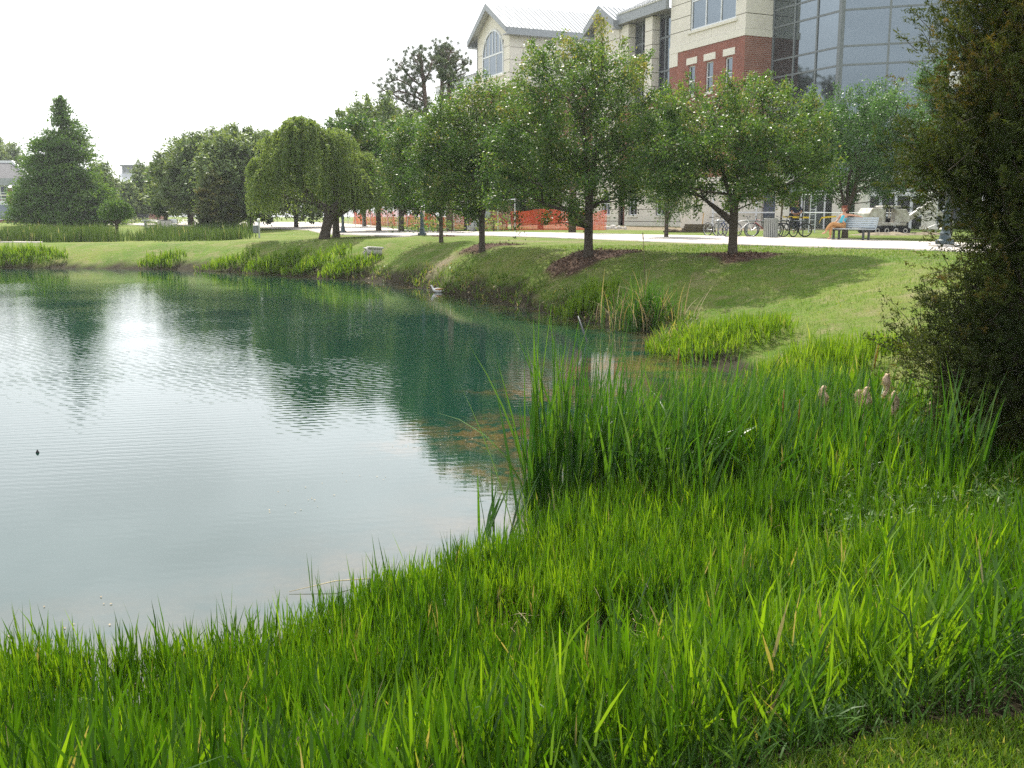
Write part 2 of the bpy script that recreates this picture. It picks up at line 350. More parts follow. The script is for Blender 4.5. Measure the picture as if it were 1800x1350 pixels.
# soil attributes
MULCH = []      # centre x, y, radius
for u, v, r in [(1290, 447, 1.35), (1035, 443, 1.5), (847, 431, 1.35), (775, 415, 1.0), (568, 418, .8), (590, 413, .7)]:
    p = on_ground(u, v); MULCH.append((p[0], p[1], r))
def mulch_amount(x, y):
    m = np.zeros(np.shape(x))
    for cx, cy, r in MULCH:
        d = np.hypot((x - cx - .3), (y - cy + .25)) + .45 * vnoise(x, y, .8, 5) + .2 * vnoise(x, y, .25, 6)
        m = np.maximum(m, np.clip((r - d) / .35, 0, 1))
    return m
def box_amount(x, y, c0, c1, half, soft=.6):
    """strip around a segment"""
    ax, ay = c0; bx, by = c1; ex, ey = bx - ax, by - ay; t = np.clip(((x - ax) * ex + (y - ay) * ey) / (ex * ex + ey * ey), 0, 1)
    d = np.hypot(x - ax - t * ex, y - ay - t * ey) + .5 * vnoise(x, y, 1.1, 8)
    return np.clip((half - d) / soft, 0, 1)
dirt = np.maximum.reduce([box_amount(gx, gy, px(1090, 402, 1.7), px(1210, 403, 1.7), 9, 2), box_amount(gx, gy, px(620, 390, 1.7), px(1090, 400, 1.7), 7, 2),
                          box_amount(gx, gy, px(1240, 404, 1.7), px(1660, 398, 1.7), 7, 2), .75 * box_amount(gx, gy, px(1250, 420, 1.7), px(1480, 427, 1.7), .9, .8),
                          .9 * box_amount(gx, gy, px(690, 448, 1.2), px(770, 445, 1.3), 1.1, .8), .55 * box_amount(gx, gy, px(900, 425, 1.6), px(1030, 428, 1.6), 1.4, 1.2),
                          .6 * box_amount(gx, gy, px(1340, 440, 1.6), px(1560, 448, 1.6), 1.1, 1.2), .5 * box_amount(gx, gy, px(1120, 432, 1.6), px(1260, 436, 1.6), 1.3, 1.2)])
M_TERR, n, l = nodes('lawn_ground')
b = n.new('ShaderNodeBsdfPrincipled'); o = n.new('ShaderNodeOutputMaterial'); l.new(b.outputs[0], o.inputs[0]); b.inputs['Roughness'].default_value = .95; b.inputs['Specular IOR Level'].default_value = .1
def attr(nm):
    a = n.new('ShaderNodeAttribute'); a.attribute_name = nm; return a.outputs['Fac']
n1 = noise(n, l, .35, 6, .6); n2 = noise(n, l, 4, 6, .7); n3 = noise(n, l, 30, 4, .8)
g1 = ramp(n, l, n1, [(.3, (.065, .135, .012)), (.5, (.105, .175, .020)), (.72, (.17, .20, .045))])
n2b = noise(n, l, 1.1, 7, .75)
g2 = mixc(n, l, ramp(n, l, n2, [(.42, (0, 0, 0)), (.72, (.6, .6, .6))]), g1, (.21, .185, .085)); g2 = mixc(n, l, ramp(n, l, n2b, [(.5, (0, 0, 0)), (.68, (.7, .7, .7))]), g2, (.25, .21, .12))
g3 = mixc(n, l, 1.0, g2, ramp(n, l, n3, [(.25, (.55, .6, .5)), (.5, (1, 1, 1)), (.8, (1.35, 1.3, 1.2))]), 'MULTIPLY')
soil = ramp(n, l, noise(n, l, 12, 6, .75), [(.3, (.10, .07, .045)), (.5, (.22, .17, .12)), (.75, (.42, .35, .26))])
mul = ramp(n, l, noise(n, l, 26, 5, .8), [(.3, (.04, .024, .016)), (.55, (.10, .062, .042)), (.8, (.26, .19, .14))])
mud_shade = ramp(n, l, noise(n, l, 9, 5, .75), [(.3, (.018, .016, .009)), (.6, (.045, .038, .02)), (.85, (.15, .13, .09))])
c1 = mixc(n, l, math_(n, l, 'MULTIPLY', attr('dirt'), math_(n, l, 'ADD', .35, math_(n, l, 'MULTIPLY', n2, 1.1), True), True), g3, soil)
c2 = mixc(n, l, attr('mulch'), c1, mul); c3 = mixc(n, l, attr('mud_shade'), c2, mud_shade)
l.new(c3, b.inputs['Base Color'])
bp = n.new('ShaderNodeBump'); bp.inputs['Strength'].default_value = .9; bp.inputs['Distance'].default_value = .05
l.new(math_(n, l, 'ADD', n3, math_(n, l, 'MULTIPLY', n2, 1.5)), bp.inputs['Height']); l.new(bp.outputs[0], b.inputs['Normal'])
mud_shade_v = np.clip((.75 + .3 * vnoise(gx, gy, .7, 9) - gsd) / .35, 0, 1); mud_shade_v = np.where((gy < 12) & (np.abs(gx) < 14), np.clip((gy - lawn_edge(gx) + .03) / .08, 0, 1) * np.clip((12 - gy) / 3, 0, 1), mud_shade_v)  # shoreline mud, plus shade under the near grass painted dark
ground = mesh_np('ground', np.stack([gx, gy, gzv], -1).reshape(-1, 3), quads, M_TERR, attrs={'mulch': mulch_amount(gx, gy).ravel(), 'dirt': dirt.ravel(), 'mud_shade': mud_shade_v.ravel()}, smooth=True)
tag(ground, 'mown lawn and grassy banks round the pond', kind='structure')

# ------------------------------------------------------------------ water
wa = np.radians(np.concatenate([np.linspace(-85, -40, 20)[:-1], np.linspace(-40, 30, 150)])); wr = np.geomspace(2.5, 90, 170)
WA, WR = np.meshgrid(wa, wr); wx, wy = WR * np.sin(WA), WR * np.cos(WA); wsd = signed_dist(wx, wy)
nr, na = wx.shape; idx = np.arange(nr * na).reshape(nr, na); quads = np.stack([idx[:-1, :-1], idx[:-1, 1:], idx[1:, 1:], idx[1:, :-1]], -1).reshape(-1, 4)
keep = (wsd.ravel()[quads] < 1.5).any(1); quads = quads[keep]
mat_w, n, l = nodes('pond_water')
co = n.new('ShaderNodeTexCoord').outputs['Object']
def attr2(nm):
    a = n.new('ShaderNodeAttribute'); a.attribute_name = nm; return a.outputs['Fac']
# water body: turbid teal, brown weed showing where it is shallow
sh_ = attr2('shallow'); weed = noise(n, l, 1.1, 7, .65, co)
wf = math_(n, l, 'MULTIPLY', sh_, ramp(n, l, weed, [(.38, (0, 0, 0)), (.6, (1, 1, 1))]), True)
fine = ramp(n, l, noise(n, l, 14, 5, .8, co), [(.3, (.035, .026, .010)), (.6, (.09, .064, .026)), (.8, (.2, .155, .08))])
deep = ramp(n, l, noise(n, l, .15, 2, .5, co), [(.3, (.004, .026, .018)), (.7, (.007, .036, .025))])
body = mixc(n, l, wf, deep, fine)
mat = attr2('matty'); mm = math_(n, l, 'MULTIPLY', mat, ramp(n, l, noise(n, l, 3.5, 7, .7, co), [(.42, (0, 0, 0)), (.55, (1, 1, 1))]), True)
body = mixc(n, l, mm, body, fine)
dif = n.new('ShaderNodeBsdfDiffuse'); l.new(body, dif.inputs['Color'])
gl = n.new('ShaderNodeBsdfGlossy'); gl.inputs['Roughness'].default_value = .03; gl.inputs['Color'].default_value = (.98, .99, 1, 1)
# ripples: long crests from the left, dying towards the near shore and the sheltered bank
def wave(rot, scale, dist, dscale):
    m_ = n.new('ShaderNodeMapping'); m_.inputs['Rotation'].default_value = (0, 0, rot); l.new(co, m_.inputs[0])
    w_ = n.new('ShaderNodeTexWave'); w_.wave_type = 'BANDS'; w_.bands_direction = 'Y'; w_.inputs['Scale'].default_value = scale
    w_.inputs['Distortion'].default_value = dist; w_.inputs['Detail'].default_value = 2.5; w_.inputs['Detail Scale'].default_value = dscale; l.new(m_.outputs[0], w_.inputs['Vector']); return w_.outputs['Fac']
def snoise(rot, sx, sy, sc, det):
    m_ = n.new('ShaderNodeMapping'); m_.inputs['Rotation'].default_value = (0, 0, rot); m_.inputs['Scale'].default_value = (sx, sy, 1); l.new(co, m_.inputs[0])
    return noise(n, l, sc, det, .5, m_.outputs[0])
amp = attr2('ripple'); patch = ramp(n, l, noise(n, l, .22, 3, .5, co), [(.35, (.25, .25, .25)), (.65, (1, 1, 1))])
hgt = math_(n, l, 'ADD', math_(n, l, 'MULTIPLY', wave(-.22, 1.7, 3.2, 1.6), .5), math_(n, l, 'ADD', math_(n, l, 'MULTIPLY', wave(.30, 3.0, 4, 1.8), .25), math_(n, l, 'MULTIPLY', snoise(-.1, .35, 1.0, 5.0, 3), .7)))
hgt = math_(n, l, 'MULTIPLY', hgt, math_(n, l, 'MULTIPLY', amp, patch))
bp = n.new('ShaderNodeBump'); bp.inputs['Strength'].default_value = 1; bp.inputs['Distance'].default_value = .0045
l.new(hgt, bp.inputs['Height']); l.new(bp.outputs[0], gl.inputs['Normal'])
fr = n.new('ShaderNodeFresnel'); fr.inputs['IOR'].default_value = 2.1; l.new(bp.outputs[0], fr.inputs['Normal'])
ms = n.new('ShaderNodeMixShader'); o = n.new('ShaderNodeOutputMaterial')
l.new(fr.outputs[0], ms.inputs[0]); l.new(dif.outputs[0], ms.inputs[1]); l.new(gl.outputs[0], ms.inputs[2]); l.new(ms.outputs[0], o.inputs[0])
X, Y = wx, wy
shal = np.clip(1.0 - (-wsd) / 2.2, 0, 1) * np.clip((14 - Y) / 3, 0, 1) + np.clip(1.0 - (-wsd) / 1.6, 0, 1) * np.clip((Y - 11) / 3, 0, 1)
shal = np.maximum(shal, np.clip((2.6 - np.hypot(X - px(1130, 660)[0], Y - px(1130, 660)[1])) / 1.5, 0, 1))
def blob(u, v, rx, ry):
    c = px(u, v); return np.clip(1.6 - np.hypot((X - c[0]) / rx, (Y - c[1]) / ry) * 1.2 + .5 * vnoise(X, Y, .5, 12), 0, 1)
matty = np.maximum.reduce([blob(880, 765, 1.2, 1.1), blob(870, 830, .8, .45), blob(1050, 690, 1.5, 1.0), blob(1100, 640, 1.2, 1.0)])
rip = .12 + .75 * np.clip((Y - 7.5) / 9, 0, 1) * np.clip(-wsd / 6, .05, 1) * np.clip(1.15 - (X + 6) / 9, .22, 1) * np.clip(17 / Y, .28, 1)
water = mesh_np('water', np.stack([wx, wy, 0 * wx], -1).reshape(-1, 3), quads, mat_w, attrs={'shallow': shal.ravel(), 'matty': matty.ravel(), 'ripple': rip.ravel()}, smooth=True)
tag(water, 'calm teal pond reflecting the white sky', kind='structure')

# ------------------------------------------------------------------ paths
def strip(name, near, far, mat, lift=.035, nu=60, nv=8, thick=.12, z=None):
    near = np.array(near); far = np.array(far)
    def res(pl, k):
        s = np.r_[0, np.cumsum(np.hypot(*np.diff(pl, axis=0).T))]; t = np.linspace(0, s[-1], k)
        return np.stack([np.interp(t, s, pl[:, 0]), np.interp(t, s, pl[:, 1])], 1)
    a, b_ = res(near, nu), res(far, nu); V = []
    for j in range(nv + 1): V.append(a + (b_ - a) * j / nv)
    V = np.array(V); zz = ground_all(V[..., 0], V[..., 1])[0] + lift
    top = np.concatenate([V, zz[..., None]], -1)
    edge0 = top[:1].copy(); edge0[..., 2] -= thick; edge1 = top[-1:].copy(); edge1[..., 2] -= thick
    T = np.concatenate([edge0, top, edge1]); k = nv + 3; idx = np.arange(k * nu).reshape(k, nu)
    q = np.stack([idx[:-1, :-1], idx[:-1, 1:], idx[1:, 1:], idx[1:, :-1]], -1).reshape(-1, 4)
    return tag(mesh_np(name, T.reshape(-1, 3), q, mat), kind='structure')
mat_p, n, l = nodes('path_concrete')
b = n.new('ShaderNodeBsdfPrincipled'); o = n.new('ShaderNodeOutputMaterial'); l.new(b.outputs[0], o.inputs[0]); b.inputs['Roughness'].default_value = .85; b.inputs['Specular IOR Level'].default_value = .25
l.new(mixc(n, l, 1.0, ramp(n, l, noise(n, l, .7, 7, .6), [(.3, (.42, .38, .34)), (.7, (.50, .46, .41))]), ramp(n, l, noise(n, l, 25, 4, .7), [(.3, (.85, .85, .85)), (.7, (1.08, 1.08, 1.08))]), 'MULTIPLY'), b.inputs['Base Color'])
pz = 1.68
NEAR = [px(2300, 470, pz), px(1900, 453, pz), px(1640, 441, pz), px(1440, 436, pz), px(1240, 429, pz), px(1140, 425, pz), px(1000, 419.5, pz), px(860, 415, pz), px(775, 413.5, pz), px(715, 413, 1.64)]
FAR = [px(2300, 445, pz), px(1900, 435, pz), px(1640, 427, pz), px(1440, 420.5, pz), px(1240, 416, pz), px(1140, 414, pz), px(1000, 411, pz), px(860, 408.5, pz), px(775, 406, pz), px(700, 402, 1.68)]
PATH_POLY = NEAR + FAR[::-1]
strip('promenade_path', NEAR, FAR, mat_p)
strip('plaza_pavement', [px(745, 413.3, 1.65), px(700, 417, 1.62), px(660, 414, 1.6), px(600, 411, 1.6), px(540, 404, 1.58), px(440, 401, 1.55), px(300, 400, 1.5)], [px(745, 405, 1.68), px(700, 402, 1.68), px(660, 398, 1.68), px(600, 393.5, 1.7), px(540, 391, 1.7), px(440, 390.5, 1.7), px(300, 390, 1.7)], mat_p, lift=.05)
strip('garden_path', [px(170, 402, 1.4), px(215, 399, 1.45), px(250, 401, 1.45), px(275, 412, 1.25)], [px(170, 397, 1.45), px(215, 395, 1.5), px(265, 396, 1.5), px(305, 408, 1.3)], mat_p, lift=.05, nu=30)
strip('far_pavement', [px(160, 389, 1.7), px(250, 390, 1.7), px(352, 392, 1.7)], [px(160, 386, 1.7), px(250, 386, 1.7), px(352, 386, 1.7)], mat_p, lift=.05, nu=30)
strip('far_bank_path', [px(-400, 426.5, 1.1), px(-100, 426.5, 1.1), px(75, 426.5, 1.1)], [px(-400, 425, 1.1), px(-100, 425, 1.1), px(75, 425.3, 1.1)], mat_p, lift=.05, nu=30)
# ------------------------------------------------------------------ trees
def unit(v): return v / (np.linalg.norm(v, axis=-1, keepdims=True) + 1e-9)
def leaf_quads(C, size, rng, up=.35, aspect=.5, dirs=None, tri=False):
    """one kite-shaped leaf per centre; returns verts, faces"""
    N = len(C)
    nrm = rng.normal(size=(N, 3)); nrm[:, 2] += up * 2; nrm = unit(nrm)
    d = rng.normal(size=(N, 3)) if dirs is None else dirs + .35 * rng.normal(size=(N, 3))
    d = unit(d - nrm * (d * nrm).sum(1, keepdims=True)); s = np.cross(nrm, d)
    L = size * rng.uniform(.7, 1.3, (N, 1)); Wd = L * aspect
    if tri:
        V = np.stack([C - d * L * .5 + s * Wd * .45, C - d * L * .5 - s * Wd * .45, C + d * L * .55], 1).reshape(-1, 3); return V, np.arange(3 * N).reshape(N, 3)
    a = C - d * L * .5; t = C + d * L * .5; m = C - d * L * .05 + nrm * L * .06
    V = np.stack([a, m + s * Wd * .5, t, m - s * Wd * .5], 1).reshape(-1, 3)
    return V, np.arange(4 * N).reshape(N, 4)
def grow_limbs(pts, root, tips, r_tip, r_base, rng, n=6):
    """join every twig end to the nearest limb already grown; radii add up like real branching"""
    nodes_ = [np.array(p, float) for p in root]; par = [-1] + list(range(len(root) - 1)); plen = [0]
    for i in range(1, len(root)): plen.append(plen[-1] + np.linalg.norm(nodes_[i] - nodes_[i - 1]))
    base = len(root) - 1; r0 = nodes_[base]
    if len(tips) > 120:                                  # a few rising leaders, forking from the trunk top
        cz = np.percentile(tips[:, 2], 75); sp = np.std(tips[:, 0]); a0 = rng.uniform(0, 6.28); nl = 4
        for j in range(nl):
            a_ = a0 + j * 6.28 / nl + rng.normal(0, .25); prev = base; hh = (cz - r0[2]) * rng.uniform(.75, 1.05); ww = sp * rng.uniform(.35, .8) * (.4 if j == 0 else 1)
            for t in (.14, .3, .5, .72, 1):
                x = r0 + np.array([math.cos(a_) * ww * t ** .8, math.sin(a_) * ww * t ** .8, hh * t]) + rng.normal(size=3) * .03 * hh * t
                nodes_.append(x); par.append(prev); plen.append(plen[prev] + .5 * np.linalg.norm(x - nodes_[prev])); prev = len(nodes_) - 1
    order = np.argsort(np.linalg.norm(tips - r0, axis=1)); first = max(0, base - 1)
    for k in order:
        p = tips[k]; A = np.array(nodes_[first:]); dd = np.linalg.norm(A - p, axis=1)
        cost = dd + .45 * np.array(plen[first:]) + (.55 if len(tips) > 120 else 1.2) * np.clip(A[:, 2] - p[2] + .1, 0, 9)
        j = int(np.argmin(cost)) + first; q = nodes_[j]; L = np.linalg.norm(p - q)
        m = max(1, int(L / .7)); prev = j
        for i in range(1, m + 1):
            t = i / m; x = q + (p - q) * t; x = x + np.array([0, 0, -.16 * L * t * (1 - t) * (1 if p[2] > q[2] else -.6)])
            if i < m: x = x + rng.normal(size=3) * .035 * L
            nodes_.append(x); par.append(prev); plen.append(plen[prev] + L / m); prev = len(nodes_) - 1
    N = len(nodes_); a = np.zeros(N); kids = [0] * N
    for i in range(N): 
        if par[i] >= 0: kids[par[i]] += 1
    for i in range(N - 1, -1, -1):
        if kids[i] == 0: a[i] = r_tip ** 2.2
        if par[i] >= 0: a[par[i]] += a[i]
    r = a ** (1 / 2.2); r = r_tip + (r - r_tip) * (r_base - r_tip) / max(1e-6, r[0] - r_tip)
    return np.array(nodes_), par, r
def limb_mesh(nd, par, r, name, mat, parent, sides=6, rmin=0, flare=1.25):
    P1 = []; P0 = []; R0 = []; R1 = []
    for i in range(1, len(nd)):
        if r[i] < rmin: continue
        P0.append(nd[par[i]]); P1.append(nd[i]); R1.append(r[i]); R0.append(min(r[par[i]], r[i] * 1.35 if par[i] > 3 else r[par[i]]))
    R0[0] *= flare
    P0, P1, R0, R1 = map(np.array, (P0, P1, R0, R1)); d = unit(P1 - P0)
    ref = np.where(np.abs(d[:, 2:3]) > .9, np.array([[1., 0, 0]]), np.array([[0, 0, 1.]])); a = unit(np.cross(d, ref)); b_ = np.cross(d, a)
    th = np.arange(sides) * 2 * math.pi / sides; c, s = np.cos(th), np.sin(th)
    ring = a[:, None] * c[None, :, None] + b_[:, None] * s[None, :, None]
    V = np.concatenate([P0[:, None] + ring * R0[:, None, None], P1[:, None] + ring * R1[:, None, None]], 1).reshape(-1, 3)
    k = np.arange(len(P0))[:, None] * 2 * sides; j = np.arange(sides)[None]; jn = (j + 1) % sides
    Fq = np.stack([k + j, k + jn, k + sides + jn, k + sides + j], -1).reshape(-1, 4)
    return mesh_np(name, V, Fq, mat, parent, smooth=True)
def crown_points(prof, n, rng, depth=.95, shell=.45, gaps=0):
    """n twig centres inside an envelope given as (height, reach left, reach right)"""
    prof = np.array(sorted(prof)); z = np.linspace(prof[0, 0], prof[-1, 0], 200)
    Lr = np.interp(z, prof[:, 0], prof[:, 1]); Rr = np.interp(z, prof[:, 0], prof[:, 2]); wgt = (Lr + Rr) ** 2 + .02
    out = []
    while len(out) < n:
        i = rng.choice(200, p=wgt / wgt.sum()); phi = rng.uniform(0, 2 * math.pi); c = math.cos(phi)
        mid = (Rr[i] - Lr[i]) / 2; hw = (Rr[i] + Lr[i]) / 2
        rr = rng.uniform(0, 1) ** shell
        x = mid + hw * rr * c; y = hw * depth * rr * math.sin(phi)
        if gaps and vnoise(np.array([x * 1.3]), np.array([z[i] * 1.3 + .6 * y]), 1.0, 31 + n % 5)[0] < -1 + gaps * 1.7: continue
        out.append((x, y, z[i]))
    return np.array(out)
def tree(name, label, base, prof, mat, trunk_r=.14, fork=1.5, clumps=150, per=150, leaf=.08, cr=.33, seed=1, spray=.5, shell=.5, group=None, cat='tree', lean=(0, 0), bark='bark',
         gaps=.25, limb_sides=6, Tri=False, up=.35, flat=.7, tint=None, aspect=.5, trunkmin=.0):
    rng = np.random.default_rng(seed); base = np.array(base, float)
    T = empty(name, base, 0, label, cat, group)
    C = crown_points(prof, clumps, rng, shell=shell, gaps=gaps)
    root = np.array([(0, 0, -.15), (lean[0] * .25, lean[1] * .25, fork * .3), (lean[0] * .6, lean[1] * .6, fork * .65), (lean[0], lean[1], fork)])
    nd, par, r = grow_limbs(None, root, C, max(.006, trunk_r * .055), trunk_r, rng)
    limb_mesh(nd, par, r, 'trunk', M[bark], T, sides=limb_sides + 2, rmin=trunkmin)
    cen = C.mean(0)
    per = int(per * (1.9 if Tri else 1.55))
    L = []; Dn = []; var = []
    out = unit(C - (cen - np.array([0, 0, .8])))
    for i, c in enumerate(C):
        k = int(per * rng.uniform(.6, 1.4)); v0 = rng.normal(0, .19)
        if rng.random() < spray:
            d = unit(out[i] * .8 + np.array([0, 0, .35]) + rng.normal(size=3) * .5); t = rng.uniform(-.6, 1.5, k)
            q = c + d * (t[:, None] * cr * 1.1) + rng.normal(size=(k, 3)) * cr * (.42 - .17 * t[:, None])
            dd = np.repeat(d[None], k, 0)
        else:
            q = c + rng.normal(size=(k, 3)) * cr * np.array([.7, .7, .7 * flat]); dd = unit(q - c)
        L.append(q); Dn.append(dd); var.append(np.clip(.45 + v0 + rng.normal(0, .16, k) + (rng.random(k) < .03) * .5, 0, 1))
    L = np.concatenate(L); Dn = np.concatenate(Dn); var = np.concatenate(var)
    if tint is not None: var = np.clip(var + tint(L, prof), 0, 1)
    V, Fq = leaf_quads(L, leaf * (1.15 if Tri else 1), rng, up=up, aspect=aspect * (1.3 if Tri else 1), dirs=Dn, tri=Tri)
    mesh_np('crown', V, Fq, M[mat], T, var=np.repeat(var, Fq.shape[1]))
    return T
def px_prof(u0, v0, Y, rows, z0, grow=1.0):
    """crown outline rows (v, u_left, u_right) at distance Y as heights and reaches in metres"""
    out = []
    for v, ul, ur in rows:
        p = Q(u0, v, Y); s = Y / (F * CT + (675 - v) * ST)
        out.append((p[2] - z0, (u0 - ul) * s, (ur - u0) * s))
    return out
def put(u, v, z):
    p = P(u, v, z); p[2] = gz(p[0], p[1]); return p
def oak(name, label, u, v, Y, rows, **kw):
    X = (u - 900) / 1765 * Y; z0 = gz(X, Y); return tree(name, label, (X, Y, z0), px_prof(u, v, Y, rows, z0), **kw)

OG = 'young oaks along the promenade'
oak('oak_tree', 'oak with a painted sunlit top, tallest of the promenade trees, behind the steep shaded bank', 1035, 443, 31, [(46, 1030, 1052), (75, 965, 1112), (110, 925, 1135), (150, 895, 1150), (200, 875, 1185), (250, 845, 1190), (300, 835, 1188), (345, 845, 1165), (375, 865, 1080), (400, 885, 965)],
    mat='oak', trunk_r=.135, fork=1.45, clumps=400, per=105, leaf=.09, cr=.33, seed=3, spray=.66, group=OG, gaps=.3, tint=lambda L, p: .34 * np.clip((L[:, 2] - 4.6) / 2.2, 0, 1))  # tint paints sunlight on the upper crown
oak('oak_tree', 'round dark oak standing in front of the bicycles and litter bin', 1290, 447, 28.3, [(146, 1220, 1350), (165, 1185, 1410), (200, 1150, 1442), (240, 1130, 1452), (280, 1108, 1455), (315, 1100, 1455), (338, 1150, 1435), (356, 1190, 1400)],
    mat='oak', trunk_r=.125, fork=1.35, clumps=360, per=100, leaf=.085, cr=.29, seed=4, spray=.5, group=OG, gaps=.25, tint=lambda L, p: .16 * np.clip((L[:, 2] - 3.6) / 1.2, 0, 1))  # sunlit top put into the leaf colour
oak('oak_tree', 'dense dark oak with one low bare side limb, left of the tallest oak', 847, 430, 37, [(152, 825, 910), (175, 765, 940), (220, 742, 940), (260, 730, 935), (300, 722, 925), (335, 722, 905), (360, 735, 880), (378, 750, 850)],
    mat='oak', trunk_r=.11, fork=1.25, clumps=320, per=90, leaf=.10, cr=.35, seed=5, spray=.5, group=OG, gaps=.2, tint=lambda L, p: .15 * np.clip((L[:, 2] - 3.8) / 1.3, 0, 1))  # upper leaves coloured lighter to stand for sun on them
oak('oak_tree', 'slender trunked oak at the kerb beside the black lamp base', 775, 415, 44.5, [(215, 705, 810), (260, 676, 815), (300, 668, 815), (335, 676, 805), (360, 690, 795)],
    mat='oak', trunk_r=.09, fork=1.4, clumps=170, per=110, leaf=.1, cr=.42, seed=6, group=OG, gaps=.2)
oak('oak_tree', 'small thin trunked oak by the pile of dark timber', 1172, 410, 46, [(200, 1150, 1205), (250, 1130, 1225), (300, 1125, 1225), (340, 1112, 1222), (368, 1120, 1205), (392, 1145, 1190)],
    mat='oak', trunk_r=.09, fork=1.3, clumps=150, per=110, leaf=.1, cr=.4, seed=8, group=OG)
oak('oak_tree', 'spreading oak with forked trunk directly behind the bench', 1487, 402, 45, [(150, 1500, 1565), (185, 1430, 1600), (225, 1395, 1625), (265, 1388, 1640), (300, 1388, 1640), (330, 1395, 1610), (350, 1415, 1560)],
    mat='oak_lit', trunk_r=.14, fork=1.1, clumps=300, per=120, leaf=.105, cr=.42, seed=9, spray=.6, group=OG, gaps=.3, tint=lambda L, p: -.25 + .2 * np.clip((L[:, 2] - 4) / 2, 0, 1))  # darker overall, with painted sunlight towards the top
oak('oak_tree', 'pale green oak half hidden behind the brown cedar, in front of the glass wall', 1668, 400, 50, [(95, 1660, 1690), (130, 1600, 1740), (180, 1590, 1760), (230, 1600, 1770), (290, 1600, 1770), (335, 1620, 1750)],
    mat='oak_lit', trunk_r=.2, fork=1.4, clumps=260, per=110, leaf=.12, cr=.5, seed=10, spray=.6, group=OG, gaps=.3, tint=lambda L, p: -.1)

def weeping(name, label, u, v, Y, rows, strands, trunk_r, seed, leaf, hang, mat='willow', lean=(0, 0), fork=1.4, lobes=None):
    rng = np.random.default_rng(seed); X = (u - 900) / 1765 * Y; z0 = gz(X, Y); T = empty(name, (X, Y, z0), 0, label, 'tree')
    prof = px_prof(u, v, Y, rows, z0); sc_ = Y / 1765
    if lobes:                                            # cascades hanging from several separate boughs
        C = []
        for k in range(strands):
            lu, lv, lr = lobes[rng.integers(len(lobes))] if k % 3 else lobes[int(rng.integers(len(lobes) // 2))]
            c0 = Q(lu, lv, Y); R_ = lr * sc_; ph = rng.uniform(0, 6.28); q_ = rng.uniform(0, 1) ** .6; dy_ = ((int(lu) * 7 + int(lv) * 3) % 7 - 3) / 3 * 1.3
            C.append((c0[0] - X + R_ * q_ * math.cos(ph), dy_ + R_ * q_ * math.sin(ph), c0[2] - z0 + R_ * .75 * math.sqrt(1 - q_ * q_) * rng.uniform(.6, 1.05)))
        C = np.array(C)
    else: C = crown_points(prof, strands, rng, shell=.5, depth=.9, gaps=.3)
    core = C[rng.choice(strands, 70, replace=False)] * np.array([.78, .78, .93])
    root = np.array([(0, 0, -.15), (lean[0] * .3, 0, fork * .3), (lean[0] * .7, 0, fork * .65), (lean[0], lean[1], fork)])
    nd, par, r = grow_limbs(None, root, core, .012, trunk_r, rng); limb_mesh(nd, par, r, 'trunk', M['bark'], T, sides=8)
    L = []; D = []; var = []; mid = (prof[0][2] - prof[0][1]) / 2
    zt = max(p[0] for p in prof); pa = np.array(sorted(prof))
    for c in C:
        h = hang * rng.uniform(.5, 1.3); k = int(26 * rng.uniform(.6, 1.3)); t = np.linspace(0, 1, k)
        o_ = unit(np.array([c[0], c[1], 0.]) + 1e-4) * rng.uniform(.1, .45); sw = rng.normal(size=2) * .10
        q = np.stack([c[0] + o_[0] * np.sqrt(t) + sw[0] * t * t, c[1] + o_[1] * np.sqrt(t) + sw[1] * t * t, c[2] + .25 * hang * np.sin(t * 2.2) * .5 - h * t * t], 1) + rng.normal(size=(k, 3)) * .035
        ok = q[:, 2] > rng.uniform(pa[0, 0] - .1, pa[0, 0] + .45); q = q[ok]
        if len(q) < 3: continue
        L.append(q); dd = np.gradient(q, axis=0); D.append(unit(dd + rng.normal(size=q.shape) * .02)); var.append(np.clip(rng.normal(.45, .17) + rng.normal(0, .1, len(q)), 0, 1))
    L = np.concatenate(L); D = np.concatenate(D); var = np.concatenate(var)
    V, Fq = leaf_quads(L, leaf, rng, up=0, aspect=.28, dirs=D); mesh_np('crown', V, Fq, M[mat], T, var=np.repeat(var, 4)); return T
weeping('willow_tree', 'broad weeping willow trailing its strands over the far lawn', 568, 418, 52, [(200, 528, 556), (212, 505, 590), (228, 482, 600), (240, 470, 628), (262, 452, 640), (290, 440, 662), (325, 430, 675), (360, 428, 678), (385, 440, 672)], 2300, .26, 21, .17, 2.0, lean=(.35, 0), lobes=[(541, 238, 34), (505, 262, 40), (585, 262, 42), (545, 285, 62), (470, 300, 34), (625, 296, 40), (500, 325, 48), (600, 325, 52), (455, 345, 28), (648, 335, 30), (560, 335, 50), (520, 232, 22)])
weeping('weeping_tree', 'small umbrella shaped weeping tree on the lawn beside the big conical cypress', 204, 403, 78, [(352, 190, 216), (358, 182, 224), (370, 178, 228), (385, 180, 226)], 320, .13, 22, .2, 1.1, mat='cypress', fork=1.3)

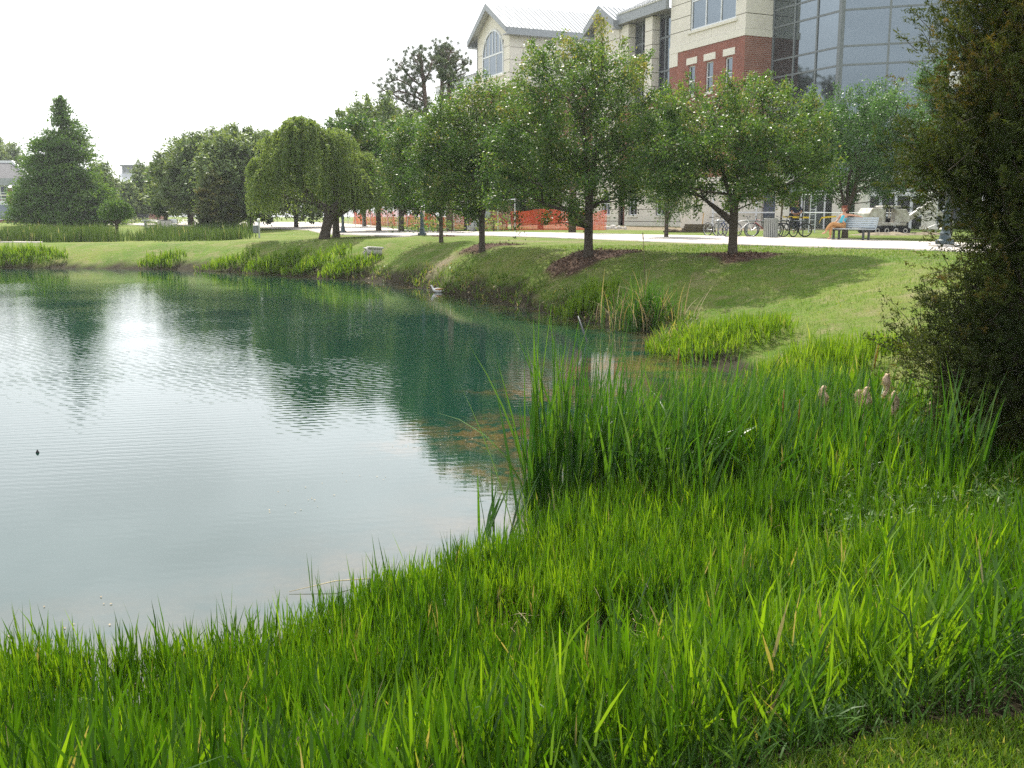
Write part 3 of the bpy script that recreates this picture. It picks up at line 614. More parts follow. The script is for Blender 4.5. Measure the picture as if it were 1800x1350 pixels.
def bgtree(label, u, v, Y, rows, seed, mat='farleaf', clumps=130, per=95, leaf=.22, cr=.75, trunk_r=.2, name='broadleaf_tree', **kw):
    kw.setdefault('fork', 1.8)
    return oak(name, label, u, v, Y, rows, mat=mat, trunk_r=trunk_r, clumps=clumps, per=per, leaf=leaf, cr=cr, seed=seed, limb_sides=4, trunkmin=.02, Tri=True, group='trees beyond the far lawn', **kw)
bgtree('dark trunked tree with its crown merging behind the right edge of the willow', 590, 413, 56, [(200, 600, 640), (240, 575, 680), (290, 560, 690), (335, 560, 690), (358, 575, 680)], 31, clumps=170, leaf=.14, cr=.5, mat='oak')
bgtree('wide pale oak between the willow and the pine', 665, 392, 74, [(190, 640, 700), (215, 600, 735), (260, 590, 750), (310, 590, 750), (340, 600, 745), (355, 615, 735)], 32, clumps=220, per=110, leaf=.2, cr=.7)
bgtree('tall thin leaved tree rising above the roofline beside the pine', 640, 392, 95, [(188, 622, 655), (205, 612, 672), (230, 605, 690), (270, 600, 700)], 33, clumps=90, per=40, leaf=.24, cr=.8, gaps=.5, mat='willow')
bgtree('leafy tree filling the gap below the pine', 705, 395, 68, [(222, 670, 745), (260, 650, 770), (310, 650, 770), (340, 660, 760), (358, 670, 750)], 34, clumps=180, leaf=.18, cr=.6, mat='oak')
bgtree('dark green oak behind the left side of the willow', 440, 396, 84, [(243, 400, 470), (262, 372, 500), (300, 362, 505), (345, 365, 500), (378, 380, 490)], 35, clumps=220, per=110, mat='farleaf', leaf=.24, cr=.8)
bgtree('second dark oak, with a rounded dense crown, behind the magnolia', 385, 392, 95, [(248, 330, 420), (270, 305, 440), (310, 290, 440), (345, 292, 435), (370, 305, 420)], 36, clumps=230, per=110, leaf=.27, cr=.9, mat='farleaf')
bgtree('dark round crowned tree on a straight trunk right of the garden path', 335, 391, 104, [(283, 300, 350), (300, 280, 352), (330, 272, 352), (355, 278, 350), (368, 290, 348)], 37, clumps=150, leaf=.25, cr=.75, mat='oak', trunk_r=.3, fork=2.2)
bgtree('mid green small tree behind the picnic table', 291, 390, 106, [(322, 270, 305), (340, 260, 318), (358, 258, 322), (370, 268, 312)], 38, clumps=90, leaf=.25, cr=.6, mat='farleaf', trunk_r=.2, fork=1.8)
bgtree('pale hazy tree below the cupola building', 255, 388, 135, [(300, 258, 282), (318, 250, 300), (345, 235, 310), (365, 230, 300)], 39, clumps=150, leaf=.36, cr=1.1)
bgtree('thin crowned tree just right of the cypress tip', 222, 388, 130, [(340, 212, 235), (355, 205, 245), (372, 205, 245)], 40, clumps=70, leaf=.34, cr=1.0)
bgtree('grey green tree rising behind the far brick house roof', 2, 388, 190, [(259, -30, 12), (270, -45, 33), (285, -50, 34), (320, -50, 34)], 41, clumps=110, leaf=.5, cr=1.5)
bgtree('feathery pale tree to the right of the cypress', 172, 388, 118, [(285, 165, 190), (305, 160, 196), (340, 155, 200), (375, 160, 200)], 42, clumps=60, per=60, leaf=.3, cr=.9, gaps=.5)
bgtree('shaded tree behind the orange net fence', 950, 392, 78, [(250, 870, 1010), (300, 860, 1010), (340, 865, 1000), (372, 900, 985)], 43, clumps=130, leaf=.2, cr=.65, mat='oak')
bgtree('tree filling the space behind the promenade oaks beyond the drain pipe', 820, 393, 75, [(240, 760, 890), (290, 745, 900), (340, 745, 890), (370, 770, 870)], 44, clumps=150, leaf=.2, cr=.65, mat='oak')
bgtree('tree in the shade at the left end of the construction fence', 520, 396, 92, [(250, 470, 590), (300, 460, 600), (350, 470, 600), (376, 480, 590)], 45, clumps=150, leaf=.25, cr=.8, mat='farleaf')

# big conical cypress, magnolia
def conic(name, label, u, v, Y, rows, mat, seed, n, per, leaf, cr, trunk_r, group=None, aspect=.5, up=.2, tiers=True):
    rng = np.random.default_rng(seed); X = (u - 900) / 1765 * Y; z0 = gz(X, Y); T = empty(name, (X, Y, z0), 0, label, 'tree', group)
    prof = px_prof(u, v, Y, rows, z0); top = max(p[0] for p in prof); pa = np.array(sorted(prof))
    mb = MB(); hs = np.linspace(-.2, top * .97, 9); mb.tube([(.08 * math.sin(h), .05 * math.cos(h), h) for h in hs], [trunk_r * (1 - .95 * i / 8) * (1.3 if i == 0 else 1) for i in range(9)], 8)
    L = []; D = []; var = []
    C = crown_points(prof, n, rng, shell=.55)
    C = np.concatenate([C, np.column_stack([rng.normal(0, .12, 22), rng.normal(0, .12, 22), np.linspace(.84, .995, 22) * top])]) if tiers else C
    for i, c in enumerate(C):
        if tiers and rng.random() < .55: mb.tube([(0, 0, max(.3, c[2] - .25 * np.hypot(c[0], c[1]))), tuple(c * np.array([.55, .55, 1]) - np.array([0, 0, .1])), tuple(c)], [.05, .03, .01], 4, cap=False)
        crk = cr * np.clip(.35 + (top - c[2]) / (top * .35), .35, 1); o_ = unit(np.array([c[0], c[1], .15])); k = int(per * (crk / cr) * rng.uniform(.6, 1.4)); t = rng.uniform(-1, 1.1, k)
        q = c + o_ * (t[:, None] * crk * 1.3) + rng.normal(size=(k, 3)) * crk * np.array([.45, .45, .26]) - np.array([0, 0, 1.]) * (np.clip(t, 0, 2)[:, None] ** 2) * crk * .25
        L.append(q); D.append(np.repeat(o_[None], k, 0)); var.append(np.clip(rng.normal(.45, .2) + rng.normal(0, .14, k), 0, 1))
    mb.build('trunk', M['bark'], T, smooth=True)
    L = np.concatenate(L); D = np.concatenate(D); var = np.concatenate(var)
    V, Fq = leaf_quads(L, leaf * 1.1, rng, up=up, aspect=aspect * 1.2, dirs=D, tri=True); mesh_np('crown', V, Fq, M[mat], T, var=np.repeat(var, 3)); return T
conic('cypress_tree', 'huge conical feathery green cypress on the left, taller than the brick house', 120, 394, 100, [(172, 119, 122), (195, 112, 130), (215, 106, 140), (240, 94, 154), (262, 72, 158), (290, 62, 162), (320, 52, 170), (350, 42, 188), (390, 38, 194)], 'cypress', 51, 620, 135, .25, .85, .4)
conic('magnolia_tree', 'dark conical magnolia standing at the edge of the far reeds', 380, 408, 80, [(294, 376, 381), (318, 366, 392), (345, 358, 402), (375, 354, 412), (405, 356, 418)], 'magnolia', 52, 260, 80, .24, .38, .2, tiers=False)

# pine with level boughs and needle tufts
def pine(label, u, v, Y, trunk, boughs, seed, r0=.3):
    rng = np.random.default_rng(seed); X = (u - 900) / 1765 * Y; z0 = gz(X, Y); T = empty('pine_tree', (X, Y, z0), 0, label, 'tree')
    def loc(uu, vv, dy=0):
        p = Q(uu, vv, Y + dy); return np.array([p[0] - X, p[1] - Y, p[2] - z0])
    mb = MB(); tp = [np.array([0, 0, -.2])] + [loc(a, b_) for a, b_ in trunk]; mb.tube(tp, [r0 * (1 - .8 * i / len(tp)) for i in range(len(tp))], 8)
    tufts = []
    for (sv, pts, dy) in boughs:
        s0 = loc(*sv); e = [loc(a, b_, dy * (i + 1) / len(pts)) for i, (a, b_) in enumerate(pts)]; path = [s0] + e
        mb.tube(path, [.11 * (1 - .75 * i / len(path)) for i in range(len(path))], 5)
        for i in range(len(path) - 1):
            for t in np.linspace(.25 if i == 0 else 0, 1, 5):
                c = path[i] * (1 - t) + path[i + 1] * t
                for _ in range(3):
                    q = c + rng.normal(size=3) * np.array([.55, .7, .4]) + np.array([0, 0, .3]); tufts.append(q)
                    mb.tube([c, q], [.03, .012], 3, cap=False)
    mb.build('trunk', M['pinebark'], T, smooth=True)
    L = []; D = []
    for c in tufts:
        k = 34; d = unit(rng.normal(size=(k, 3)) + np.array([0, 0, .3])); L.append(c + d * .13); D.append(d)
    L = np.concatenate(L); D = np.concatenate(D)
    V, Fq = leaf_quads(L, .36, rng, up=0, aspect=.10, dirs=D); mesh_np('crown', V, Fq, M['pine'], T, var=np.repeat(rng.uniform(0, 1, len(L)), 4)); return T
pine('open crowned pine leaning boughs to the left, behind the oaks', 752, 392, 92, [(751, 300), (750, 200), (746, 160), (743, 130), (740, 105), (738, 95)],
     [((749, 200), [(715, 182), (690, 165), (672, 158)], 1), ((748, 180), [(728, 168), (702, 160), (668, 170)], -1.5), ((747, 175), [(720, 150), (700, 140), (678, 145)], 2), ((745, 155), [(725, 140), (712, 125), (702, 112)], -1),
      ((744, 140), [(735, 115), (728, 100)], 1.5), ((749, 200), [(720, 195), (695, 205), (672, 210)], -2), ((750, 205), [(735, 200), (715, 208), (700, 210)], 2.5), ((745, 150), [(755, 125), (760, 105)], -1), ((742, 120), [(735, 100), (745, 98)], 1)], 61)
pine('straight stemmed pine with a high round crown touching the low roof', 776, 392, 95, [(777, 300), (776, 200), (777, 150), (776, 120), (777, 100), (778, 88)],
     [((777, 145), [(795, 130), (812, 118), (822, 112)], 1), ((777, 150), [(798, 138), (818, 128)], -2), ((776, 125), [(795, 112), (808, 105)], 2), ((776, 115), [(765, 100), (772, 88)], 1), ((777, 105), [(788, 92), (800, 92)], -1),
      ((777, 100), [(776, 88), (784, 84)], 1.5), ((777, 140), [(768, 120), (765, 110)], 1), ((776, 130), [(786, 110), (790, 98)], -2)], 62, r0=.26)
for (u, v, Y, lb) in [(1006, 392, 60, 'bare pine trunk rising behind the orange netting'), (790, 395, 66, 'dark pine trunk behind the wire fence left of the drain pipe')]:
    X = (u - 900) / 1765 * Y; z0 = gz(X, Y); T = empty('pine_tree', (X, Y, z0), 0, lb, 'tree'); mb = MB()
    mb.tube([(0, 0, -.2), (.03, 0, 2.5), (0, .05, 5), (.06, 0, 8), (.05, 0, 10)], [.24, .21, .19, .16, .1], 10)
    rng = np.random.default_rng(int(u)); L = []; D = []
    for k in range(26):
        a_ = rng.uniform(0, 6.28); h = rng.uniform(5.5, 10); rr = rng.uniform(.6, 1.4) * (10.8 - h) / 3; e = np.array([math.cos(a_) * rr, math.sin(a_) * rr, h + .3]); mb.tube([(0, 0, h), e], [.05, .02], 4, cap=False)
        for _ in range(3):
            d = unit(rng.normal(size=(30, 3))); L.append(e + rng.normal(size=3) * .3 + d * .15); D.append(d)
    mb.build('trunk', M['pinebark'], T, smooth=True); L = np.concatenate(L); D = np.concatenate(D)
    V, Fq = leaf_quads(L, .36, rng, up=0, aspect=.14, dirs=D); mesh_np('crown', V, Fq, M['pine'], T, var=np.repeat(rng.uniform(0, 1, len(L)), 4))

# cedar close on the right
rng = np.random.default_rng(77); cu, cY = 1815, 7.6; cX = (cu - 900) / 1765 * cY; cz = gz(cX, cY)
CED = empty('cedar_tree', (cX, cY, cz), 0, 'large brown green cedar filling the right edge, nearest tree of all', 'tree')
def cloc(u, v, dy): 
    p = Q(u, v, cY + dy); return p - np.array([cX, cY, cz])
mb = MB(); mb.tube([(0, 0, -.2), (.03, .02, 1), (-.02, 0, 2.2), (.05, 0, 3.6), (0, 0, 5.2)], [.17, .13, .11, .08, .03], 10)
SPR = []   # bough: tip pixel, depth offset, spread
tips = [(1645, 60, -.2, .26), (1660, 110, .3, .25), (1680, 25, .1, .3), (1700, 150, -.3, .28), (1672, 180, .2, .2), (1650, 205, -.1, .18), (1600, 262, -.2, .2), (1625, 255, .2, .24), (1590, 285, .0, .17), (1645, 300, -.3, .26), (1615, 315, .2, .2), (1690, 260, .4, .28),
        (1700, 330, -.3, .3), (1655, 345, .2, .22), (1700, 400, .2, .25), (1730, 440, -.2, .25), (1700, 465, 0, .18), (1665, 500, -.2, .24), (1650, 530, .1, .24), (1690, 520, .3, .25), (1640, 560, -.2, .2), (1600, 600, -.1, .22), (1590, 640, .2, .2),
        (1620, 640, -.3, .24), (1660, 620, .2, .28), (1590, 590, .1, .14), (1700, 640, -.3, .3), (1640, 690, 0, .22), (1680, 700, -.35, .26), (1720, 730, -.2, .28), (1660, 745, .1, .16), (1730, 790, -.35, .24), (1770, 820, -.2, .26), (1760, 700, -.4, .3),
        (1740, 560, -.4, .3), (1780, 620, -.5, .3), (1790, 480, -.4, .3), (1760, 380, -.45, .3), (1730, 220, -.4, .3), (1780, 280, -.5, .3), (1740, 90, -.4, .3), (1790, 150, -.5, .3), (1790, 20, -.4, .35), (1720, 0, .3, .3), (1700, 90, .2, .3), (1760, 200, .4, .35), (1720, 300, .3, .3),
        (1780, 400, .3, .35), (1740, 660, .3, .3), (1790, 760, .2, .35), (1730, 500, .3, .25), (1700, 580, .4, .22), (1750, 850, -.3, .18), (1790, 870, -.3, .2), (1690, -30, .1, .35), (1760, -60, -.2, .4), (1800, 560, .5, .3), (1820, 330, .4, .35), (1840, 100, .3, .4), (1850, 700, .3, .4)] + [(1745 + 28 * (k % 4), -40 + 23 * k, -.15 + .3 * (k % 3), .34) for k in range(40) if not 390 < -40 + 23 * k < 570 or k % 4 > 1]
tips = [(u_ + (40 if v_ < 220 else 42 if 380 < v_ < 520 else 30) * (1 if u_ < 1735 else 0), v_, dy, s_) for u_, v_, dy, s_ in tips]
for u_, v_, dy, s_ in list(tips):
    if rng.random() < .4: tips.append((u_ + rng.uniform(30, 90), v_ + rng.uniform(-40, 40), dy + rng.uniform(-.3, .3), s_))
L = []; D = []; var = []
for u_, v_, dy, s_ in tips:
    e = cloc(u_, v_, dy); h0 = max(.25, e[2] - .35 * np.hypot(e[0], e[1])); s0 = np.array([0, 0, h0])
    mid = s0 * .5 + e * .5 - np.array([0, 0, .06]); mb.tube([s0, mid, e], [.028, .016, .006], 5, cap=False)
    bd = unit(e - s0); v0 = rng.choice([.25, .45, .6, .85], p=[.35, .35, .2, .1]) + (.05 if v_ < 350 else -.04)
    for k in range(int(62 * s_ / .25)):                    # branchlets, each a feather of scale leaves
        c = e + rng.normal(size=3) * s_ * np.array([.62, .62, .45]) - bd * rng.uniform(-.3, 1.0) * s_
        d = unit(bd * .55 + unit(c - e + np.array([0, 0, .06])) * .5 + rng.normal(size=3) * .35 + np.array([0, 0, .25])); ln = rng.uniform(.10, .22); m_ = 30
        t = rng.uniform(0, 1, m_) ** .9; ref = unit(rng.normal(size=3)); sd3 = unit(np.cross(d, ref)); w_ = (1 - t) * .055 * rng.choice([-1, 1], m_)
        q = c + d * (t[:, None] * ln) + sd3 * w_[:, None] + rng.normal(size=(m_, 3)) * .006
        L.append(q); D.append(unit(d + sd3 * (np.sign(w_) * .7)[:, None] + rng.normal(size=(m_, 3)) * .22)); var.append(np.clip(v0 + rng.normal(0, .10) + .22 * t - .1 + rng.normal(0, .05, m_), 0, 1))
        if k % 5 == 0: mb.tube([c - d * .08, c + d * ln * .7], [.0035, .0015], 3, cap=False)
mb.build('trunk', M['bark'], CED, smooth=True); L = np.concatenate(L); D = np.concatenate(D); var = np.concatenate(var)
V, Fq = leaf_quads(L, .036, rng, up=.1, aspect=.26, dirs=D, tri=True); mesh_np('crown', V, Fq, M['cedar'], CED, var=np.repeat(var, 3))
# ------------------------------------------------------------------ grasses and reeds
def inside(x, y, pl):
    ins = np.zeros(x.shape, bool)
    for (ax, ay), (bx, by) in zip(pl, pl[1:] + pl[:1]):
        c_ = (ay > y) != (by > y); ins ^= c_ & (x < (bx - ax) * (y - ay) / (by - ay + 1e-12) + ax)
    return ins
def ribbons(R, L, Wd, az, lean, curve, seg=3, var=None, twist=0.0, rng=RNG):
    """tapering blades rooted at R, bending outwards; returns verts, triangles, tint"""
    N = len(R); t = np.linspace(0, 1, seg + 1)
    dirh = np.stack([np.cos(az), np.sin(az), 0 * az], 1); up = np.array([0, 0, 1.])
    th = lean[:, None] + curve[:, None] * t[None] ; ds = L[:, None] / seg
    hx = np.concatenate([np.zeros((N, 1)), np.cumsum(np.sin(th[:, :-1]) * ds, 1)], 1); hz = np.concatenate([np.zeros((N, 1)), np.cumsum(np.cos(th[:, :-1]) * ds, 1)], 1)
    c = R[:, None] + dirh[:, None] * hx[..., None] + up * hz[..., None]
    fa = az + math.pi / 2 + rng.normal(0, .9, N) + twist
    s = np.stack([np.cos(fa), np.sin(fa), 0 * fa], 1)
    wt = np.where(t < .35, .75 + .7 * t, 1.0 * (1 - ((t - .35) / .65) ** 1.8)); wt[-1] = 0
    side = s[:, None] * (Wd[:, None] * wt[None])[..., None] * .5
    Lf, Rt = c - side, c + side
    V = np.concatenate([np.stack([Lf[:, :-1], Rt[:, :-1]], 2).reshape(N, -1, 3), c[:, -1:]], 1)    # 2*seg+1
    m = 2 * seg + 1; tri = []
    for i in range(seg - 1): tri += [(2 * i, 2 * i + 1, 2 * i + 3), (2 * i, 2 * i + 3, 2 * i + 2)]
    tri.append((2 * seg - 2, 2 * seg - 1, 2 * seg)); tri = np.array(tri)
    Fc = (np.arange(N)[:, None, None] * m + tri[None]).reshape(-1, 3)
    vv = np.repeat(var if var is not None else rng.uniform(0, .9, N), m)
    return V.reshape(-1, 3), Fc, vv
class Acc:
    def __init__(s): s.V = []; s.F = []; s.a = []; s.n = 0
    def add(s, V, Fc, a): s.V.append(V); s.F.append(Fc + s.n); s.a.append(a); s.n += len(V)
    def build(s, name, mat, label=None, kind='stuff', cat=None, parent=None, group=None):
        V = np.concatenate(s.V); o = mesh_np(name, V, np.concatenate(s.F), mat, parent, var=np.concatenate(s.a)); return tag(o, label, cat, group, kind)
def shoots(acc, XY, Z, hgt, rng, leaves=6, lw=.011, ll=.2, dead=.007, spread=0.0, low=.38):
    """marsh grass: upright stems with long pointed leaves set along them"""
    N = len(XY); R = np.column_stack([XY, Z])
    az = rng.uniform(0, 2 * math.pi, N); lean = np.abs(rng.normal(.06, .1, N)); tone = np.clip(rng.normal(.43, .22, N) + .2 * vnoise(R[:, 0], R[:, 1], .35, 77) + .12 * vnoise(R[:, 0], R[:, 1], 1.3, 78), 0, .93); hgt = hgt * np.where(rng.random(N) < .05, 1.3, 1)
    tone = np.where(rng.random(N) < dead, rng.uniform(.95, 1, N), tone)
    acc.add(*ribbons(R, hgt * .9, np.full(N, .0045), az, lean, 0 * az + .05, 1, tone, rng=rng))
    for k in range(leaves):
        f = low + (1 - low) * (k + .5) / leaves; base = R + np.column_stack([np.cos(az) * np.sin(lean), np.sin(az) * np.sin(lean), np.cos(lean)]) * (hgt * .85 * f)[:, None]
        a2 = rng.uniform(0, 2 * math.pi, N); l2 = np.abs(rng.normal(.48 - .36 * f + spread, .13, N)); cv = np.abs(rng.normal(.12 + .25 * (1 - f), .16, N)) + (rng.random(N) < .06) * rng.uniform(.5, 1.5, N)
        vv = np.where(tone > .94, tone, np.clip(tone + rng.normal(0, .09, N) - .12 * (1 - f), 0, .93))  # shade low in the grass painted in: lower leaves get a darker tint
        vv = np.where(rng.random(N) < dead * .8 * (1.6 - f), rng.uniform(.95, 1, N), vv)
        acc.add(*ribbons(base, ll * rng.uniform(.6, 1.25, N) * (.8 + .5 * hgt / .4) * .8, lw * rng.uniform(.7, 1.3, N), a2, l2, cv, 2, vv, rng=rng))
def scatter(x0, x1, y0, y1, dens, rng, keep):
    """random places with density falling off with distance from the eye"""
    n = int((x1 - x0) * (y1 - y0) * dens); x = rng.uniform(x0, x1, n); y = rng.uniform(y0, y1, n); z, sd = ground_all(x, y); k = keep(x, y, sd, z, rng)
    return x[k], y[k], z[k], sd[k]
rng = np.random.default_rng(101)
# near marsh grass, thick in front of the camera
acc = Acc()
def keep_near(x, y, sd, z, r):
    k = (sd > -.2 + .15 * vnoise(x, y, .4, 22)) & (y > lawn_edge(x)) & (np.abs(x) < .62 * y + .8) & (y < 9.5)
    hole = vnoise(x, y, .55, 23) + .5 * vnoise(x, y, .2, 24)
    p = np.clip((hole + .62) / .4, .06, 1.0) * np.where(y < lawn_edge(x) + 1.7, .36, .85) * np.clip(6.5 / y, .35, 1) ** 1.3
    p = p * np.clip((y - lawn_edge(x) + .02) / .4, .0, 1)
    return k & (r.random(len(x)) < p)
x, y, z, sd = scatter(-6.2, 6.4, 1.6, 9.5, 1050, rng, keep_near)
h = (.33 + .11 * vnoise(x, y, .6, 25) + .05 * rng.normal(size=len(x))) * np.clip(1.15 - .25 * np.clip(sd, 0, 3) * .3, .75, 1.2); h = np.where(sd < .1, h * .9, h)
h = h * (1.05 + .3 * np.clip(1.6 - (y - lawn_edge(x)), 0, 1) * (x > -1))
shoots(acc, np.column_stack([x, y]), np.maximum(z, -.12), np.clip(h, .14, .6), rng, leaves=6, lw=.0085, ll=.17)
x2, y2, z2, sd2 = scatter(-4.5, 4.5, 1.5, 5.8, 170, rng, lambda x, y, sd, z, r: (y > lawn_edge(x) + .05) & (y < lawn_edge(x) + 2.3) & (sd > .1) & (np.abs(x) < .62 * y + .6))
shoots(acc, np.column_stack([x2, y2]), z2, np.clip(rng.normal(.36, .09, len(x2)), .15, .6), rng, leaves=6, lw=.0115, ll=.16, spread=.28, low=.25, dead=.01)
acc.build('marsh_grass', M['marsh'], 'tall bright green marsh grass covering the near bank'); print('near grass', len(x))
# lower weedy sprawl on the step below the lawn
acc = Acc()
def keep_weed(x, y, sd, z, r): return (y > lawn_edge(x) - .02) & (y < lawn_edge(x) + 1.3) & (np.abs(x) < .62 * y + .6) & (sd > 0) & (vnoise(x, y, .5, 27) > -.5)
x, y, z, sd = scatter(-3.5, 4, 1.5, 5.2, 900, rng, keep_weed)
N = len(x)
for k in range(5):
    acc.add(*ribbons(np.column_stack([x, y, z + rng.uniform(0, .14, N)]), rng.uniform(.04, .10, N), rng.uniform(.004, .008, N), rng.uniform(0, 6.28, N), rng.uniform(.2, 1.1, N), rng.uniform(0, .8, N), 2, np.clip(rng.normal(.35, .2, N), 0, .9), rng=rng))
acc.build('low_weeds', M['herb'], 'low tangled weeds between the lawn edge and the marsh grass')
# dead thatch among the stems
acc = Acc()
x, y, z, sd = scatter(-4.5, 5.5, 1.6, 8, 70, rng, lambda x, y, sd, z, r: (sd > -.1) & (y > lawn_edge(x) + .35) & (np.abs(x) < .6 * y + .6))
N = len(x); acc.add(*ribbons(np.column_stack([x, y, z + rng.uniform(.02, .30, N)]), rng.uniform(.05, .16, N), rng.uniform(.002, .005, N), rng.uniform(0, 6.28, N), rng.uniform(.7, 1.5, N), rng.uniform(0, .9, N), 3, rng.uniform(0, 1, N), rng=rng))
acc.build('dead_thatch', M['drygrass'], 'pale dead stems lying among the marsh grass')
# mown lawn at the photographer's feet
acc = Acc()
x, y, z, sd = scatter(-.2, 3.2, 1.9, 3.4, 17000, rng, lambda x, y, sd, z, r: (y < lawn_edge(x) + .04 + .05 * vnoise(x, y, .15, 28)) & (np.abs(x) < .6 * y + .4))
N = len(x); acc.add(*ribbons(np.column_stack([x, y, z - .003]), rng.uniform(.03, .065, N), rng.uniform(.004, .0075, N), rng.uniform(0, 6.28, N), np.abs(rng.normal(.5, .3, N)), rng.uniform(0, .7, N), 2, np.clip(rng.normal(.5, .2, N) + (rng.random(N) < .05) * .5, 0, 1), rng=rng))
acc.build('lawn_grass', M['lawnblade'], 'short mown lawn in the bottom right corner')
# rough lawn on the slopes
acc = Acc()
def keep_slope(x, y, sd, z, r): 
    a = x / y
    return (sd > .5) & (y > 9) & (a > -.56) & (a < .56) & (mulch_amount(x, y) < .3) & ~inside(x, y, PATH_POLY) & (r.random(len(x)) < np.clip(14 / y, .1, 1) ** 1.15) & (y < 37)
x, y, z, sd = scatter(-14, 18, 9, 36, 330, rng, keep_slope); N = len(x)
acc.add(*ribbons(np.column_stack([x, y, z - .01]), rng.uniform(.04, .085, N) * (1 + .5 * (vnoise(x, y, .45, 37) > .2)), rng.uniform(.012, .02, N) * (y / 20), rng.uniform(0, 6.28, N), rng.uniform(.2, 1.0, N), rng.uniform(0, .5, N), 1, np.clip(rng.normal(.42, .2, N) + .2 * vnoise(x, y, 2.5, 29) + (rng.random(N) < .06) * .5, 0, 1), rng=rng))
acc.build('slope_grass', M['lawnblade'], 'rough mown grass on the bank and lawn below the promenade'); print('slope', N)

# bright clumps along the shores
def clump_patch(name, label, cx, cy, rx, ry, dens, hh, rot=0, lw=.016, leaves=4, seed=1, edge=.5, ll=.26, dead=.02):
    rng = np.random.default_rng(seed); n = int(4 * rx * ry * dens); a = rng.uniform(-1, 1, n); b_ = rng.uniform(-1, 1, n); a, b_ = a * 1.15, b_ * 1.25; k = rng.random(n) < 1.35 - (a * a + b_ * b_) * 1.1 + .6 * vnoise(a, b_, .3, seed); a, b_ = a[k], b_[k]
    x = cx + a * rx * math.cos(rot) - b_ * ry * math.sin(rot); y = cy + a * rx * math.sin(rot) + b_ * ry * math.cos(rot); z, sd = ground_all(x, y); k = sd > -.35; x, y, z, a, b_ = x[k], y[k], z[k], a[k], b_[k]
    hgt = hh * (1.05 - .45 * (a * a + b_ * b_)) * rng.uniform(.75, 1.2, len(x)) * (1 + .25 * vnoise(x, y, .6, seed + 1))
    acc = Acc(); shoots(acc, np.column_stack([x, y]), np.maximum(z, -.08), np.clip(hgt, .1, 2), rng, leaves=leaves, lw=lw, ll=ll, dead=dead); return acc.build(name, M['tussock'], label)
c = px(1455, 668, .25)
clump_patch('shore_grass', 'bright rounded tussock of marsh grass beyond the cattails', c[0], c[1] + .4, 1.25, .9, 420, .46, seed=3, lw=.018, ll=.26)
c = px(1250, 618, .2)
clump_patch('shore_grass', 'low bright grass on the small point right of the reeds', c[0] + .1, c[1] + .5, 1.5, .95, 330, .36, seed=4, lw=.02, rot=-.25)
c = px(1040, 555, .1)
clump_patch('shore_grass', 'yellow green grass patch left of the tall reed clump', c[0], c[1] + .35, .95, .5, 380, .50, seed=5, lw=.026, ll=.28)
for (u, v, rx, ry, hh, sd_, lb) in [(30, 471, 2.4, .8, .95, 6, 'dark green reedy tussock at the far left shore'), (277, 474, 1.25, .6, .8, 7, 'rounded grass tussock alone on the far shore'), (385, 479, 1.9, .65, .85, 8, 'bright grass tussock left of the pipe on the far shore'),
                                    (470, 484, 1.8, .7, .95, 9, 'tall bright grass in the middle of the far shore row'), (550, 488, 1.7, .6, .8, 10, 'bright grass tussock next to the concrete pipe end'), (612, 491, 1.4, .5, .7, 11, 'small thin grass tuft beneath the concrete pipe end')]:
    c = px(u, v, 0); clump_patch('shore_grass', lb, c[0], c[1] + .6, rx, ry, 150, hh * .62, seed=sd_, lw=.045, leaves=3, ll=.34)
# straggly bank edge plants on the shaded far bank
acc = Acc(); rng = np.random.default_rng(111)
x, y, z, sd = scatter(-16, 8, 19, 50, 60, rng, lambda x, y, sd, z, r: (sd > -.05) & (sd < .9) & (r.random(len(x)) < .5 + .5 * vnoise(x, y, 1.2, 33)))
N = len(x)
for k in range(4): acc.add(*ribbons(np.column_stack([x, y, z]), rng.uniform(.12, .32, N), rng.uniform(.015, .03, N), rng.uniform(0, 6.28, N), rng.uniform(.1, 1.1, N), rng.uniform(0, .9, N), 2, np.clip(rng.normal(.35, .3, N) + (rng.random(N) < .2) * .6, 0, 1), rng=rng))
acc.build('bank_weeds', M['lawnblade'], 'straggling weeds along the eroded waterline of the far bank')
# far reed bed on the left
acc = Acc(); rng = np.random.default_rng(112)
x, y, z, sd = scatter(-38, -12, 60, 80, 22, rng, lambda x, y, sd, z, r: (y > 61 + 1.5 * vnoise(x, x * 0, 1.7, 35)) & (r.random(len(x)) < (.35 + .9 * vnoise(x, y, 3.2, 34)) * np.clip((-.262 + .03 * vnoise(x, y, 1.5, 38) - x / y) / .03, 0, 1)) & ((x / y) < -.25) & ~((x / y > -.40) & (x / y < -.365) & (y > 66)))
N = len(x)
for k in range(5): acc.add(*ribbons(np.column_stack([x + rng.normal(0, .12, N), y + rng.normal(0, .12, N), z - .05]), np.clip(.8 + .35 * vnoise(x, y, 2.2, 36) + rng.normal(0, .16, N), .25, 1.4), rng.uniform(.03, .055, N), rng.uniform(0, 6.28, N), np.abs(rng.normal(.05, .1, N)), rng.uniform(0, .35, N), 2, np.clip(rng.normal(.35, .2, N) + (rng.random(N) < .03) * .7, 0, 1), rng=rng))
acc.build('far_reeds', M['farreed'], 'band of green reeds beyond the far lawn'); print('far reeds', N)

